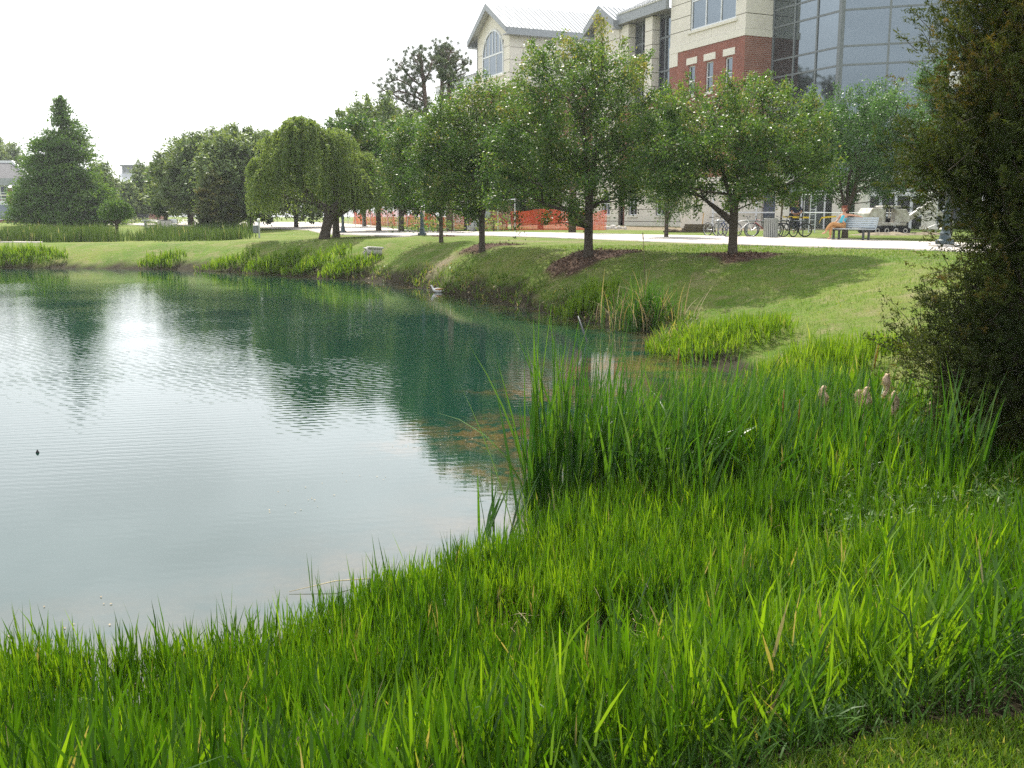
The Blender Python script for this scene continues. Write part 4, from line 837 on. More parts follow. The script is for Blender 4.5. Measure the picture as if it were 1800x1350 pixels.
# cattails
def fan(acc, x, y, z, hgt, nl, rng, lean0=.05, wind=.0, wdt=.024, droop=.15, dead=.01):
    n = len(x); 
    for k in range(nl):
        az = rng.uniform(0, 6.28, n); ln = np.abs(rng.normal(lean0, .10, n)); cv = np.abs(rng.normal(droop, .22, n)) + (rng.random(n) < .10) * rng.uniform(.6, 1.6, n)
        az = np.where(rng.random(n) < wind, rng.normal(.25, .5, n), az); ln = ln + (np.cos(az) > .6) * wind * .25
        L = hgt * rng.uniform(.6, 1.08, n); tone = np.clip(rng.normal(.52, .22, n), 0, .9); tone = np.where(rng.random(n) < dead, rng.uniform(.94, 1, n), tone)
        acc.add(*ribbons(np.column_stack([x + rng.normal(0, .035, n), y + rng.normal(0, .035, n), z]), L, wdt * rng.uniform(.75, 1.25, n), az, ln, cv, 6, tone, rng=rng))
rng = np.random.default_rng(120)
poly = [px(1000, 945), px(1080, 940, .1), px(1250, 945, .2), px(1430, 930, .35), px(1560, 900, .5), px(1600, 850, .5), px(1520, 800, .3), px(1380, 770, .1), px(1250, 800), px(1130, 850), px(1040, 880)]
x = rng.uniform(0, 5.5, 2000); y = rng.uniform(6, 13, 2000); k = inside(x, y, poly) & (rng.random(2000) < .5 + .5 * vnoise(x, y, .8, 41)); x, y = x[k], y[k]; z, sd = ground_all(x, y); z = np.maximum(z, -.1)
acc = Acc(); hh = np.interp(x / y, [.0, .12, .28, .42], [1.65, 1.4, .84, .7]) + .14 * vnoise(x, y, 1.1, 42) + rng.normal(0, .07, len(x)); fan(acc, x, y, z, hh, 7, rng, lean0=.07, wind=.5, wdt=.026); print('cattails', len(x))
acc.build('cattail_bed', M['cattail'], 'dense bed of green cattails leaning right over the inlet')
x = rng.uniform(0, 6.5, 6500); y = rng.uniform(6, 14, 6500); pl2 = [px(900, 960), px(1250, 1000, .2), px(1700, 960, .6), px(1720, 880, .7), px(1600, 740, .6), px(1380, 730, .1), px(1240, 790), px(1100, 860), px(960, 930)]
k = inside(x, y, pl2); x, y = x[k], y[k]; z, sd = ground_all(x, y); acc = Acc(); k = sd > -.4; x, y, z = x[k], y[k], z[k]
shoots(acc, np.column_stack([x, y]), np.maximum(z, -.1), np.clip(.40 + .12 * vnoise(x, y, .8, 43) + rng.normal(0, .06, len(x)), .2, .7), rng, leaves=5, lw=.015, ll=.24)
acc.build('marsh_grass', M['marsh'], 'marsh grass growing up through the foot of the cattails')
def cat_clump(label, u, v, z0, n, hgt, spread, seed, lean=.05, wind=.0, droop=.12, wdt=.024):
    rng = np.random.default_rng(seed); p = P(u, v, z0); g = max(gz(p[0], p[1]), -.08); T = empty('cattail_plant', (p[0], p[1], g), 0, label, 'plant', 'cattail clumps')
    a = rng.uniform(0, 6.28, n); r_ = spread * np.sqrt(rng.random(n)); acc = Acc(); fan(acc, r_ * np.cos(a), r_ * np.sin(a) * .8, np.zeros(n), np.full(n, hgt) * rng.uniform(.85, 1.1, n), 6, rng, lean, wind, wdt, droop, 0)
    acc.build('leaves', M['cattail'], kind='stuff', parent=T); return T
cat_clump('tall upright cattail clump standing in the water at the left end of the bed', 962, 930, 0, 17, 2.0, .24, 131, lean=.03)
cat_clump('tall narrow cattail clump just right of the leftmost tall one', 1035, 915, 0, 12, 1.75, .24, 132, lean=.05)
cat_clump('short isolated cattail clump leaning right, alone in the open water', 868, 950, 0, 3, .78, .13, 133, lean=.10, wind=.6)
cat_clump('cattail clump with the single highest leaves in the middle of the bed', 1225, 905, .1, 13, 1.5, .26, 134, lean=.05)
cat_clump('spiky cattail clump fanning out before the cedar', 1650, 935, .5, 11, 1.12, .20, 135, lean=.06, wind=.35)
cat_clump('cattail clump leaning far right below the fluffy seed heads', 1545, 900, .4, 15, 1.05, .3, 136, lean=.14, wind=.55)
cat_clump('sparse cattail clump at the edge of the brown weed mat', 1110, 880, 0, 10, 1.1, .3, 137, lean=.16, wind=.5)
# reed clump on the far side of the inlet
rng = np.random.default_rng(140); p = P(1135, 582, 0); T = empty('reed_clump', (p[0], p[1] + .35, max(0, gz(p[0], p[1] + .35)) - .05), 0, 'tall grey green reed clump with nodding dead tips at the foot of the bank', 'plant')
acc = Acc(); n = 150; xx = rng.normal(0, .36, n); yy = rng.normal(0, .28, n); fan(acc, xx, yy, np.zeros(n), 1.3 - .5 * np.abs(xx) + rng.normal(0, .12, n), 3, rng, .04, 0, .022, .2); acc.build('leaves', M['cattail'], kind='stuff', parent=T)
acc = Acc(); n = 150; xx = rng.normal(0, .5, n); yy = rng.normal(0, .3, n); acc.add(*ribbons(np.column_stack([xx, yy, rng.uniform(0, .2, n)]), rng.uniform(.5, 1.55, n), rng.uniform(.012, .022, n), rng.uniform(0, 6.28, n), rng.uniform(0, .3, n), rng.uniform(.3, 1.9, n), 7, rng.uniform(0, 1, n), rng=rng))
acc.build('dead_leaves', M['drygrass'], kind='stuff', parent=T)
mb = MB(); q = P(1133, 440, 0) ; mb.tube([(.02, 0, 0), (.0, 0, 1.2), (-.06, 0, 2.15)], [.012, .01, .006], 5); mb.tube([(-.06, 0, 2.13), (-.075, 0, 2.3)], [.014, .01], 6); mb.build('tall_stalk', M['wood'], T)
# cattail stalks with heads
def stalk(label, u, v, Y, head, kind, tilt=0):
    p = Q(u, v, Y); g = max(gz(p[0], p[1]), -.05); H_ = p[2] - g; T = empty('cattail_stalk', (p[0], p[1], g), 0, label, 'plant', 'cattail stalks with seed heads' if kind == 'fluff' else 'brown cattail spikes'); rr = random.Random(int(u))
    mb = MB(); mb.tube([(-tilt * 1.2, 0, 0), (-tilt * .4, .01, H_ * .6), (0, 0, H_)], [.005, .004, .003], 5); mb.build('stem', M['straw'], T)
    mb = MB()
    if kind == 'fluff':
        K = 11; pr = []
        for i in range(K):
            t = i / (K - 1); r_ = .029 * math.sin(math.pi * (t * .86 + .08)) ** .6 * rr.uniform(.75, 1.3) + .002; pr.append((r_, -head + head * t * 1.0))
        mb.lathe(pr, 12); vs = []
        for (a, b_, c_) in mb.v:
            q_ = 1 + .28 * math.sin(a * 900 + c_ * 130) * math.cos(b_ * 700 + c_ * 90); vs.append((a * q_ + .012 * math.sin(c_ * 40) + tilt * .3 * c_, b_ * q_, c_ + H_))
        mb.v = vs; sh_o = mb.build('seed_head', M['seed'], T, smooth=True)
        va = np.array(vs)[np.random.default_rng(int(u)).integers(0, len(vs), 260)]; rg2 = np.random.default_rng(int(u) + 1); cc_ = np.array([0, 0, 1.]); out_ = unit(va * np.array([1, 1, 0]) + 1e-6)
        V_, F_ = leaf_quads(va + out_ * rg2.uniform(0, .012, (260, 1)) - cc_ * rg2.uniform(0, .02, (260, 1)), .016, rg2, up=0, aspect=.35, dirs=out_ + rg2.normal(size=(260, 3)) * .8); fz = mesh_np('fluff', V_, F_, M['drygrass'], sh_o, var=np.repeat(rg2.uniform(.5, 1, 260), 4)); fz['kind'] = 'stuff'
        mb = MB(); mb.tube([(0, 0, H_), (.005, 0, H_ + .05)], [.003, .002], 5); mb.build('tip', M['wood'], T)
    else:
        mb.tube([(tilt * -.1, 0, H_ - head), (0, 0, H_ - head * .5), (tilt * .1, 0, H_)], [.005, .0065, .003], 7); mb.build('spike', M['spike'], T, smooth=True)
for a in [('fluffy tan seed head on the leftmost of the burst stalks', 1449, 678, 8.6, .17, 'fluff', .05), ('pale ragged seed head touching its twin in the middle', 1511, 685, 8.6, .14, 'fluff', -.04), ('tan seed head just right of its pale touching twin', 1525, 680, 8.5, .17, 'fluff', .06),
          ('tallest fat seed head before the cedar branches', 1561, 657, 8.2, .19, 'fluff', .04), ('fat seed head just below right of the tallest one', 1574, 687, 8.0, .19, 'fluff', -.05), ('small drooping seed head alone against the dark cedar', 1640, 706, 7.9, .14, 'fluff', .03),
          ('thin brown spike slanting above the bright tussock', 1542, 605, 8.8, .22, 'spike', .15), ('rust brown spike at the right against the cedar', 1684, 682, 7.6, .24, 'spike', .1), ('thin brown spike left of the seed heads', 1378, 685, 8.6, .25, 'spike', .02), ('short brown spike beside the taller left one', 1406, 702, 8.4, .24, 'spike', .0),
          ('orange tipped spike rising above the left half of the bed', 1193, 612, 9.4, .2, 'spike', .05), ('brown spike in the middle of the dense bed', 1191, 735, 8.9, .22, 'spike', .05), ('small brown spike beside the left tall clumps', 1081, 645, 10, .16, 'spike', .02), ('faint brown spike behind the left tall clumps', 1130, 708, 9.2, .2, 'spike', .0)]: stalk(*a)
# pale leaved herbs in front of the cedar
acc = Acc(); rng = np.random.default_rng(150)
pl3 = [px(1450, 1000, .6), px(1560, 1000, .65), px(1800, 930, .9), px(1790, 880, .9), px(1650, 850, .8), px(1500, 850, .5), px(1420, 930, .45)]
x = rng.uniform(1, 6.5, 16000); y = rng.uniform(5, 11, 16000); k = inside(x, y, pl3) & (vnoise(x, y, .6, 51) > -.25); x, y = x[k], y[k]; z, sd = ground_all(x, y); N = len(x)
for k in range(8): acc.add(*ribbons(np.column_stack([x + rng.normal(0, .03, N), y + rng.normal(0, .03, N), z + rng.uniform(.1, .42, N)]), rng.uniform(.035, .07, N), rng.uniform(.009, .015, N), rng.uniform(0, 6.28, N), rng.uniform(.6, 1.5, N), rng.uniform(0, .5, N), 3, np.clip(rng.normal(.6, .25, N), 0, 1), rng=rng))
acc.build('herbs', M['herb'], 'glossy leaved herbs growing between the cattails and the cedar'); print('herbs', N)
# bark chips on the mulch rings
acc = Acc(); rng = np.random.default_rng(160)
x = []; y = []
for cx_, cy_, r_ in MULCH: n = int(500 * r_ * r_); x.append(cx_ + .3 + rng.uniform(-r_ * 1.2, r_ * 1.2, n)); y.append(cy_ - .25 + rng.uniform(-r_ * 1.2, r_ * 1.2, n))
x, y = np.concatenate(x), np.concatenate(y); k = mulch_amount(x, y) > .5; x, y = x[k], y[k]; z, sd = ground_all(x, y); N = len(x); C_ = np.column_stack([x, y, z + rng.uniform(.0, .05, N)])
V, Fq = leaf_quads(C_, .08, rng, up=.8, aspect=.45); o = mesh_np('bark_mulch', V, Fq, M['chips'], var=np.repeat(rng.random(N) ** 1.3, 4)); tag(o, 'reddish brown bark chips heaped round the oak trunks', kind='stuff')
# leaf litter and pebbles on the eroded soil
acc = Acc(); x = rng.uniform(-9, 14, 9000); y = rng.uniform(20, 56, 9000)
k = (box_amount(x, y, px(690, 448, 1.2), px(770, 445, 1.3), 1.4, .8) > .3) | ((signed_dist(x, y) > .02) & (signed_dist(x, y) < .55) & (rng.random(9000) < .6)) | ((box_amount(x, y, px(1340, 440, 1.6), px(1560, 448, 1.6), 1.2, 1.2) > .4) & (rng.random(9000) < .06)); x, y = x[k], y[k]; z, sd = ground_all(x, y); N = len(x)
V, Fq = leaf_quads(np.column_stack([x, y, z + .02]), .1, rng, up=.9, aspect=.6); o = mesh_np('leaf_litter', V, Fq, M['drygrass'], var=np.repeat(rng.random(N), 4)); tag(o, 'dry leaf litter scattered on the bare bank soil', kind='stuff')
# floating flecks on the water
x = rng.uniform(-4.5, 2.2, 900); y = rng.uniform(5.5, 14, 900); sd = signed_dist(x, y); k = (sd < -.1) & ((vnoise(x, y, .9, 61) > .35) & (sd > -3.2)) ; x, y = x[k], y[k]; N = len(x)
V, Fq = leaf_quads(np.column_stack([x, y, np.full(N, .006)]), .022, rng, up=6, aspect=.6); o = mesh_np('floating_flecks', V, Fq, M['drygrass'], var=np.repeat(rng.uniform(.3, 1, N), 4)); tag(o, 'tiny pale flecks floating near the shore', kind='stuff')
# ------------------------------------------------------------------ the large campus building
# local frame: x = -s (s runs away along the facade), y = t (into the building)
B = empty('campus_building', (18.735, 83.08, 0), math.atan2(-.9112, .4120), 'large building of pale stone, red brick and mirrored glass behind the promenade', 'building')
def bx(m_, s0, s1, t0, t1, z0, z1): return m_.box(-s1, -s0, t0, t1, z0, z1)
def holes_cells(s0, s1, z0, z1, holes):
    """rectangles of a wall left between its openings"""
    ss = sorted({s0, s1, *[h for a in holes for h in a[:2] if s0 < h < s1]}); out = []
    for a, b_ in zip(ss, ss[1:]):
        hz = sorted([(h[2], h[3]) for h in holes if h[0] <= a + 1e-6 and h[1] >= b_ - 1e-6]); z = z0
        for lo, hi in hz:
            if hi <= z0 or lo >= z1: continue
            if lo > z + .01: out.append((a, b_, z, lo))
            z = max(z, hi)
        if z < z1 - .01: out.append((a, b_, z, z1))
    return out
def stone_front(s0, s1, z0, z1, t, course=1.2, length=3.4, holes=(), parent=B, end_s=None):
    """coursed stone panels with recessed joints over a dark backing"""
    bk = MB()
    for a, b_, c, d in holes_cells(s0, s1, z0, z1, list(holes)): bx(bk, a + .02, b_ - .02, t + .05, t + .3, c + .02, d - .02)
    bk.build('stone_backing', M['joint'], parent)
    nz = max(1, round((z1 - z0) / course)); ch = (z1 - z0) / nz
    for i in range(nz):
        c, d = z0 + i * ch, z0 + (i + 1) * ch
        for a, b_, lo, hi in holes_cells(s0, s1, c, d, list(holes)):
            k = max(1, round((b_ - a) / length))
            for j in range(k):
                p, q = a + (b_ - a) * j / k, a + (b_ - a) * (j + 1) / k
                if q - p < .08 or hi - lo < .08: continue
                m_ = MB(); bx(m_, p + .012, q - .012, t, t + .06, lo + .03, hi - .03); m_.build('stone_panel', M['stone'], parent)
def stone_side(s, t0, t1, z0, z1, course=1.2, out=-1, parent=B, mat='stone'):
    nz = max(1, round((z1 - z0) / course)); ch = (z1 - z0) / nz; k = max(1, round((t1 - t0) / 3.6)); bk = MB(); bx(bk, s + .05, s + .3, t0 + .06, t1 - .02, z0 + .02, z1 - .02); bk.build('stone_backing', M['joint'], parent)
    for i in range(nz):
        for j in range(k):
            m_ = MB(); bx(m_, s, s + .06, t0 + (t1 - t0) * j / k + .012 + (.05 if j == 0 else 0), t0 + (t1 - t0) * (j + 1) / k - .012, z0 + i * ch + .03, z0 + (i + 1) * ch - .03); m_.build('stone_panel', M[mat], parent)
def window(s0, s1, z0, z1, t, nv=1, bars=(.5,), glassm='glass', fw=.09, parent=B, depth=.16):
    f = MB(); bx(f, s0, s0 + fw, t, t + depth, z0, z1); bx(f, s1 - fw, s1, t, t + depth, z0, z1); bx(f, s0 + fw, s1 - fw, t, t + depth, z0, z0 + fw); bx(f, s0 + fw, s1 - fw, t, t + depth, z1 - fw, z1)
    xs = [s0 + (s1 - s0) * i / nv for i in range(nv + 1)]; zs = [z0] + [z0 + (z1 - z0) * b_ for b_ in bars] + [z1]
    for x in xs[1:-1]: bx(f, x - fw * .4, x + fw * .4, t + .01, t + depth, z0 + fw, z1 - fw)
    for z in zs[1:-1]:
        for a, b_ in zip(xs, xs[1:]): bx(f, a + fw, b_ - fw, t + .015, t + depth, z - fw * .4, z + fw * .4)
    w_ = f.build('window', M['frame'], parent)
    for a, b_ in zip(xs, xs[1:]):
        for c, d in zip(zs, zs[1:]):
            p = MB(); bx(p, a + .04, b_ - .04, t + .08, t + .11, c + .04, d - .04); p.build('pane', M[glassm], w_)
    return w_
# block with the three small windows
HB = [(6.88, 7.88, 13.1, 15.6), (4.22, 5.29, 13.1, 15.6), (1.56, 2.56, 13.1, 15.6)]
m_ = MB()
for a, b_, c, d in holes_cells(.3, 10.9, 5.6, 15.85, HB): bx(m_, a, b_, 0, .3, c, d)
bx(m_, .3, 9.59, 0, .3, 15.85, 17.0); bx(m_, 0, .3, 0, 2.7, 5.6, 17.0); bx(m_, 10.6, 10.9, .3, .75, 5.6, 15.85)
m_.build('brick_wall', M['brick'], B)
m_ = MB(); bx(m_, .35, 10.55, .6, 12, 1, 24.6); bx(m_, 10.9, 24.4, 1.1, 12, 1, 20.9); bx(m_, -4.8, 24.2, 1.4, 3, 1, 5.4); m_.build('core', M['dark'], B)
for h in HB:
    window(h[0], h[1], h[2], h[3], .12, 1, (.5,)); q = MB(); bx(q, h[0] - .3, h[1] + .3, -.05, .12, h[3] + .12, h[3] + .68); q.build('lintel', M['lintel'], B)
    q = MB(); bx(q, h[0] - .12, h[1] + .12, -.06, .14, h[2] - .2, h[2] - .01); q.build('sill', M['lintel'], B)
q = MB(); bx(q, -.06, 10.9, -.07, .3, 17.0, 17.55); bx(q, -.06, .25, .3, 2.7, 17.0, 17.55); bx(q, 9.59, 10.9, -.05, .3, 15.85, 17.0); q.build('stone_band', M['lintel'], B)
stone_front(0, 10.9, 17.55, 24.6, 0, 1.22, 3.4, [(1.36, 7.82, 18.54, 24)]); stone_side(0, .0, 2.7, 17.55, 24.6, 1.22)
window(1.36, 7.82, 18.54, 24, .1, 3, (.45,), fw=.16); q = MB(); bx(q, 1.1, 8.1, -.12, .1, 18.3, 18.53); q.build('sill', M['lintel'], B)
# ground floor of coursed stone with paired windows
HG = [(1.8, 3.85, 2.75, 5.1), (6.2, 8.24, 2.75, 5.1), (11.0, 12.6, 2.75, 5.1), (15.96, 17.56, 2.75, 5.1), (21.2, 22.8, 2.75, 5.1)]
stone_front(-4.9, 18.3, 1.0, 5.6, -.05, 1.05, 3.0, HG); stone_front(19.5, 32, 1.0, 5.6, -.05, 1.05, 3.0, HG[-1:]); stone_side(-4.95, 0, 3, 1.0, 5.6, 1.05)
for h in HG: window(h[0], h[1], h[2], h[3], .1, 2, (.5,), 'glassdark'); q = MB(); bx(q, h[0] - .15, h[1] + .15, -.14, .1, h[2] - .22, h[2] - .01); q.build('sill', M['lintel'], B)
m_ = MB(); bx(m_, 18.3, 19.5, .5, .9, 1, 5.6); m_.build('recess', M['brick'], B)
m_ = MB(); bx(m_, 10.9, 24.6, -.12, .5, 5.62, 6.1); bx(m_, -5, 10.9, -.12, .5, 5.62, 5.95); m_.build('stone_band', M['lintel'], B)
# tall recessed entrance glazing, piers and canopy
ge = MB()
for z in (6.1, 9.3, 12.4, 15.9, 18.9, 20.8): bx(ge, 10.9, 19.8, .80, 1.0, z - .09, z + .09)
for s in (10.98, 12.9, 13.9, 15.2, 16.9, 18.2): bx(ge, s - .07, s + .07, .76, 1.03, 6.1, 20.9)
gw = ge.build('entrance_glazing', M['mullion'], B)
zz = (6.1, 9.3, 12.4, 15.9, 18.9, 20.8); sss = (10.98, 12.9, 13.9, 15.2, 16.9, 18.2, 19.8)
for i, (a, b_) in enumerate(zip(sss, sss[1:])):
    for c, d in zip(zz, zz[1:]): p = MB(); bx(p, a + .05, b_ - .05, .88, .91, c + .07, d - .07); p.build('pane', M['glass' if i in (0, 4) and c > 8 else 'glassdark'], gw)
for s0, s1 in ((13.9, 15.2), (18.2, 19.75)):
    p = MB(); bx(p, s0, s1, .0, .75, 6.1, 13.3); p.build('brick_pier', M['brick'], B)
    stone_front(s0, s1, 13.32, 20.9, -.02, 1.25, 3); stone_side(s0 - .06, .0, .75, 13.32, 20.9, 1.25)
p = MB(); bx(p, 11.0, 19.75, -.5, -.1, 20.95, 21.9); bx(p, 11.0, 19.75, -.1, 2.4, 20.95, 21.1); p.build('canopy_fascia', M['fascia'], B, bevel=.03)
def roof_plane(name, pts, seams, parent=B, mat='roof', rise=.06, along=None):
    """quad roof a,b (eave) c,d (ridge) with standing seams running up it"""
    a, b_, c, d = [Vector(p) for p in pts]; nrm = (b_ - a).cross(d - a).normalized(); nrm = nrm if nrm.z > 0 else -nrm; m_ = MB()
    m_.add([a, b_, c, d, a - nrm * .12, b_ - nrm * .12, c - nrm * .12, d - nrm * .12], [(0, 1, 2, 3), (7, 6, 5, 4), (0, 4, 5, 1), (1, 5, 6, 2), (2, 6, 7, 3), (3, 7, 4, 0)]); r = m_.build(name, M[mat], parent)
    sm = MB()
    for i in range(seams + 1):
        t = i / seams; p, q = a.lerp(b_, t), d.lerp(c, t); w_ = (b_ - a).normalized() * .04
        sm.add([p - w_, p + w_, q + w_, q - w_, p - w_ + nrm * rise, p + w_ + nrm * rise, q + w_ + nrm * rise, q - w_ + nrm * rise], [(4, 5, 6, 7), (0, 1, 5, 4), (2, 3, 7, 6), (0, 4, 7, 3), (1, 2, 6, 5)])
    o_ = sm.build('seams', M['fascia'], r); o_['kind'] = 'stuff'; return r
roof_plane('entrance_roof', [(-10.95, -.6, 21.92), (-19.7, -.6, 21.92), (-19.7, 9, 26.5), (-10.95, 9, 26.5)], 20)
def gable(s0, s1, t0, t1, zb, ze, zr, over, front_stone, seams, holes_draw=None, fascia=.75):
    sc = (s0 + s1) / 2; k = (zr - ze) / (sc - s0 + over); zw = ze + k * over
    p = MB(); p.prism([(-s1, ze - .3), (-s0, ze - .3), (-s0, zw - .1), (-sc, zr - .35), (-s1, zw - .1)], t0 + .02, t0 + .3); p.build('gable_wall', M['stone'], B)
    for sg in (-1, 1):
        e = sc + sg * (sc - s0 + over)
        roof_plane('roof', [(-e, t0 - 1, ze + .1), (-e, t1, ze + .1), (-sc, t1, zr), (-sc, t0 - 1, zr)], seams)
        p = MB(); dz = fascia
        p.add([(-e, t0 - 1.03, ze - dz + .25), (-e, t0 - 1.03, ze + .08), (-sc, t0 - 1.03, zr), (-sc, t0 - 1.03, zr - dz), (-e, t0 - .9, ze - dz + .25), (-e, t0 - .9, ze + .08), (-sc, t0 - .9, zr), (-sc, t0 - .9, zr - dz)],
              [(0, 1, 2, 3), (7, 6, 5, 4), (0, 4, 5, 1), (3, 2, 6, 7), (0, 3, 7, 4), (1, 5, 6, 2)]); p.build('barge_board', M['fascia'], B)
        p = MB(); x0, x1 = sorted((e, e - sg * .14)); bx(p, x0, x1, t0 - .88, t1, ze - .72, ze + .04); x0, x1 = sorted((e - sg * .15, sc - sg * 0 + sg * (sc - s0) + 0)); bx(p, min(x0, x1), max(x0, x1), t0 - .88, t1, ze - .72, ze - .6); p.build('eave_fascia', M['fascia'], B)
gable(46.2, 56.4, 0, 17, 18.4, 24.9, 28.7, 1.1, True, 34)
m_ = MB(); bx(m_, 46.55, 56.1, .62, 16, 1, 24.3); m_.build('core', M['dark'], B)
HA = [(48.0, 54.4, 20.1, 24.0)]
stone_front(46.2, 56.4, 18.4, 24.6, 0, 1.45, 3.4, HA); stone_side(46.2, 0, 16, 18.4, 24.4, 1.45)
p = MB(); bx(p, 46.3, 56.4, .05, .5, 1, 18.38); bx(p, 46.3, 46.6, .5, 16, 1, 18.38); p.build('brick_wall', M['brick'], B)
# arched window: frame arch, bars and panes
def arch_z(s): c = 51.2; r = 3.2; return 22.6 + 2.95 * math.sqrt(max(0, 1 - ((s - c) / r) ** 2))
fr = MB(); N_ = 16
pts = [(-(51.2 + 3.2 * math.cos(math.pi * i / N_)), 22.6 + 2.95 * math.sin(math.pi * i / N_)) for i in range(N_ + 1)]
for (x0, z0), (x1, z1) in zip(pts, pts[1:]): fr.tube([(x0, -.06, z0), (x1, -.06, z1)], .12, 4)
for s in (48.0, 54.4): bx(fr, s - .1, s + .1, -.12, .1, 20.1, 22.6)
bx(fr, 48, 54.4, -.14, .1, 20.0, 20.2); bx(fr, 48.1, 54.3, -.1, .1, 22.5, 22.68)
xs = [48.0 + 6.4 * i / 6 for i in range(7)]
for s in xs[1:-1]: bx(fr, s - .07, s + .07, -.09, .1, 22.7, arch_z(s))
for s in (50.1, 52.3): bx(fr, s - .07, s + .07, -.09, .1, 20.2, 22.5)
aw = fr.build('arched_window', M['frame'], B)
for a, b_ in zip(xs, xs[1:]):
    p = MB(); p.prism([(-a - .05, 22.65), (-b_ + .05, 22.65), (-b_ + .05, arch_z(b_ - .05)), (-(a + b_) / 2, arch_z((a + b_) / 2)), (-a - .05, arch_z(a + .05))], -.04, -.01); p.build('pane', M['glass'], aw)
for a, b_ in ((48.1, 50.03), (50.17, 52.23), (52.37, 54.3)): p = MB(); bx(p, a, b_, -.04, -.01, 20.2, 22.5); p.build('pane', M['glass'], aw)
p = MB(); bx(p, 47.6, 54.8, -.2, .0, 19.75, 19.99); p.build('sill', M['lintel'], B)
p = MB(); p.tube([(-56.35, -.08, 24.2), (-56.35, -.08, 18)], .06, 6); p.build('downpipe', M['fascia'], B)
# small gable beside the canopy
gable(19.9, 25.0, 0, 9, 17, 21.3, 23.2, .5, True, 18); stone_front(19.9, 25.0, 6.1, 21.1, 0, 1.25, 5); stone_side(19.82, 0, .9, 6.1, 20.9, 1.25)
m_ = MB(); bx(m_, 25.05, 46.1, 6, 16, 1, 17.5); m_.build('link_wall', M['brick'], B); m_ = MB(); bx(m_, 25.1, 46.0, 5.4, 6, 17.5, 18.4); m_.build('link_fascia', M['fascia'], B)
roof_plane('link_roof', [(-25.1, 5.4, 18.4), (-46.0, 5.4, 18.4), (-46.0, 16, 21.5), (-25.1, 16, 21.5)], 30)
# low wing at the far end
m_ = MB(); bx(m_, 56.6, 70.6, .6, 12, 1, 19.8); m_.build('low_wing_wall', M['stone'], B); m_ = MB(); bx(m_, 56.45, 71.4, -.4, .3, 19.85, 20.9); m_.build('low_wing_fascia', M['roof'], B)
roof_plane('low_wing_roof', [(-56.45, -.5, 20.92), (-71.5, -.5, 20.92), (-71.5, 6, 23.4), (-56.45, 6, 23.4)], 30)
# mirrored glass bay: two faces of curtain wall meeting at a heavy corner post
ZR = [5.92, 7.27, 9.85, 11.2, 13.78, 15.13, 17.71, 19.06, 21.64, 22.99, 25.57]
def curtain(p0, d, w, n_, name, first=True):
    d = Vector((*d, 0)).normalized(); nn = Vector((d.y, -d.x, 0)); Mx = Matrix(((d.x, -nn.x, 0, p0[0]), (d.y, -nn.y, 0, p0[1]), (0, 0, 1, 0), (0, 0, 0, 1)))
    f = MB()
    for i in range(n_ + 1): f.box(i * w - .08, i * w + .08, -.07, .12, ZR[0], ZR[-1], Mx)
    for z in ZR:
        for i in range(n_): f.box(i * w + .08, (i + 1) * w - .08, -.05, .1, z - .07, z + .07, Mx)
    cw = f.build(name, M['mullion'], B)
    for i in range(n_):
        for c, e in zip(ZR, ZR[1:]): p = MB(); p.box(i * w + .07, (i + 1) * w - .07, .0, .03, c + .06, e - .06, Mx); p.build('pane', M['glass'], cw)
    return Mx
curtain((.12, 2.73), (1, 0), 2.6, 3, 'curtain_wall')
d2 = (.698, .716); c2 = (8.06, 2.78); curtain(c2, d2, 3.25, 6, 'curtain_wall')
m_ = MB(); m_.box(7.83, 8.13, 2.5, 2.85, 5.92, 26); m_.build('corner_post', M['mullion'], B)
e2 = (c2[0] + d2[0] * 19.5, c2[1] + d2[1] * 19.5)
m_ = MB(); poly = [(0.1, 3.0), (8.0, 3.0), (e2[0] - .2, e2[1] + .25), (e2[0] - 10, e2[1] + 11), (.1, 14)]
m_.add([(x, y, 6.0) for x, y in poly] + [(x, y, 25.5) for x, y in poly], [tuple(range(5)), tuple(range(5, 10))] + [(i, (i + 1) % 5, (i + 1) % 5 + 5, i + 5) for i in range(5)]); m_.build('core', M['dark'], B)
m_ = MB(); poly2 = [(.0, 2.5), (8.2, 2.5), (e2[0], e2[1] - .3), (e2[0] - 10, e2[1] + 11), (0, 14)]
m_.add([(x, y, 5.3) for x, y in poly2] + [(x, y, 5.9) for x, y in poly2], [tuple(range(5)), tuple(range(5, 10))] + [(i, (i + 1) % 5, (i + 1) % 5 + 5, i + 5) for i in range(5)]); m_.build('bay_soffit', M['lintel'], B)
m_ = MB(); m_.box(.2, 8.1, 2.62, 2.95, 25.6, 26.2); m_.build('bay_cornice', M['lintel'], B)
def to_local(p):
    v = Matrix.Rotation(-B.rotation_euler.z, 3, 'Z') @ (Vector((p[0], p[1], 0)) - Vector((18.735, 83.08, 0))); return v.x, v.y
for u, Y in ((1374, 75.5), (1474, 74.6), (1514, 74.2), (1633, 72.8)):
    lx, ly = to_local(Q(u, 390, Y)); m_ = MB(); m_.box(lx - .38, lx + .38, ly - .38, ly + .38, 1.2, 5.3); m_.box(lx - .46, lx + .46, ly - .46, ly + .46, 1.2, 1.9); m_.build('column', M['lintel'], B, bevel=.03)
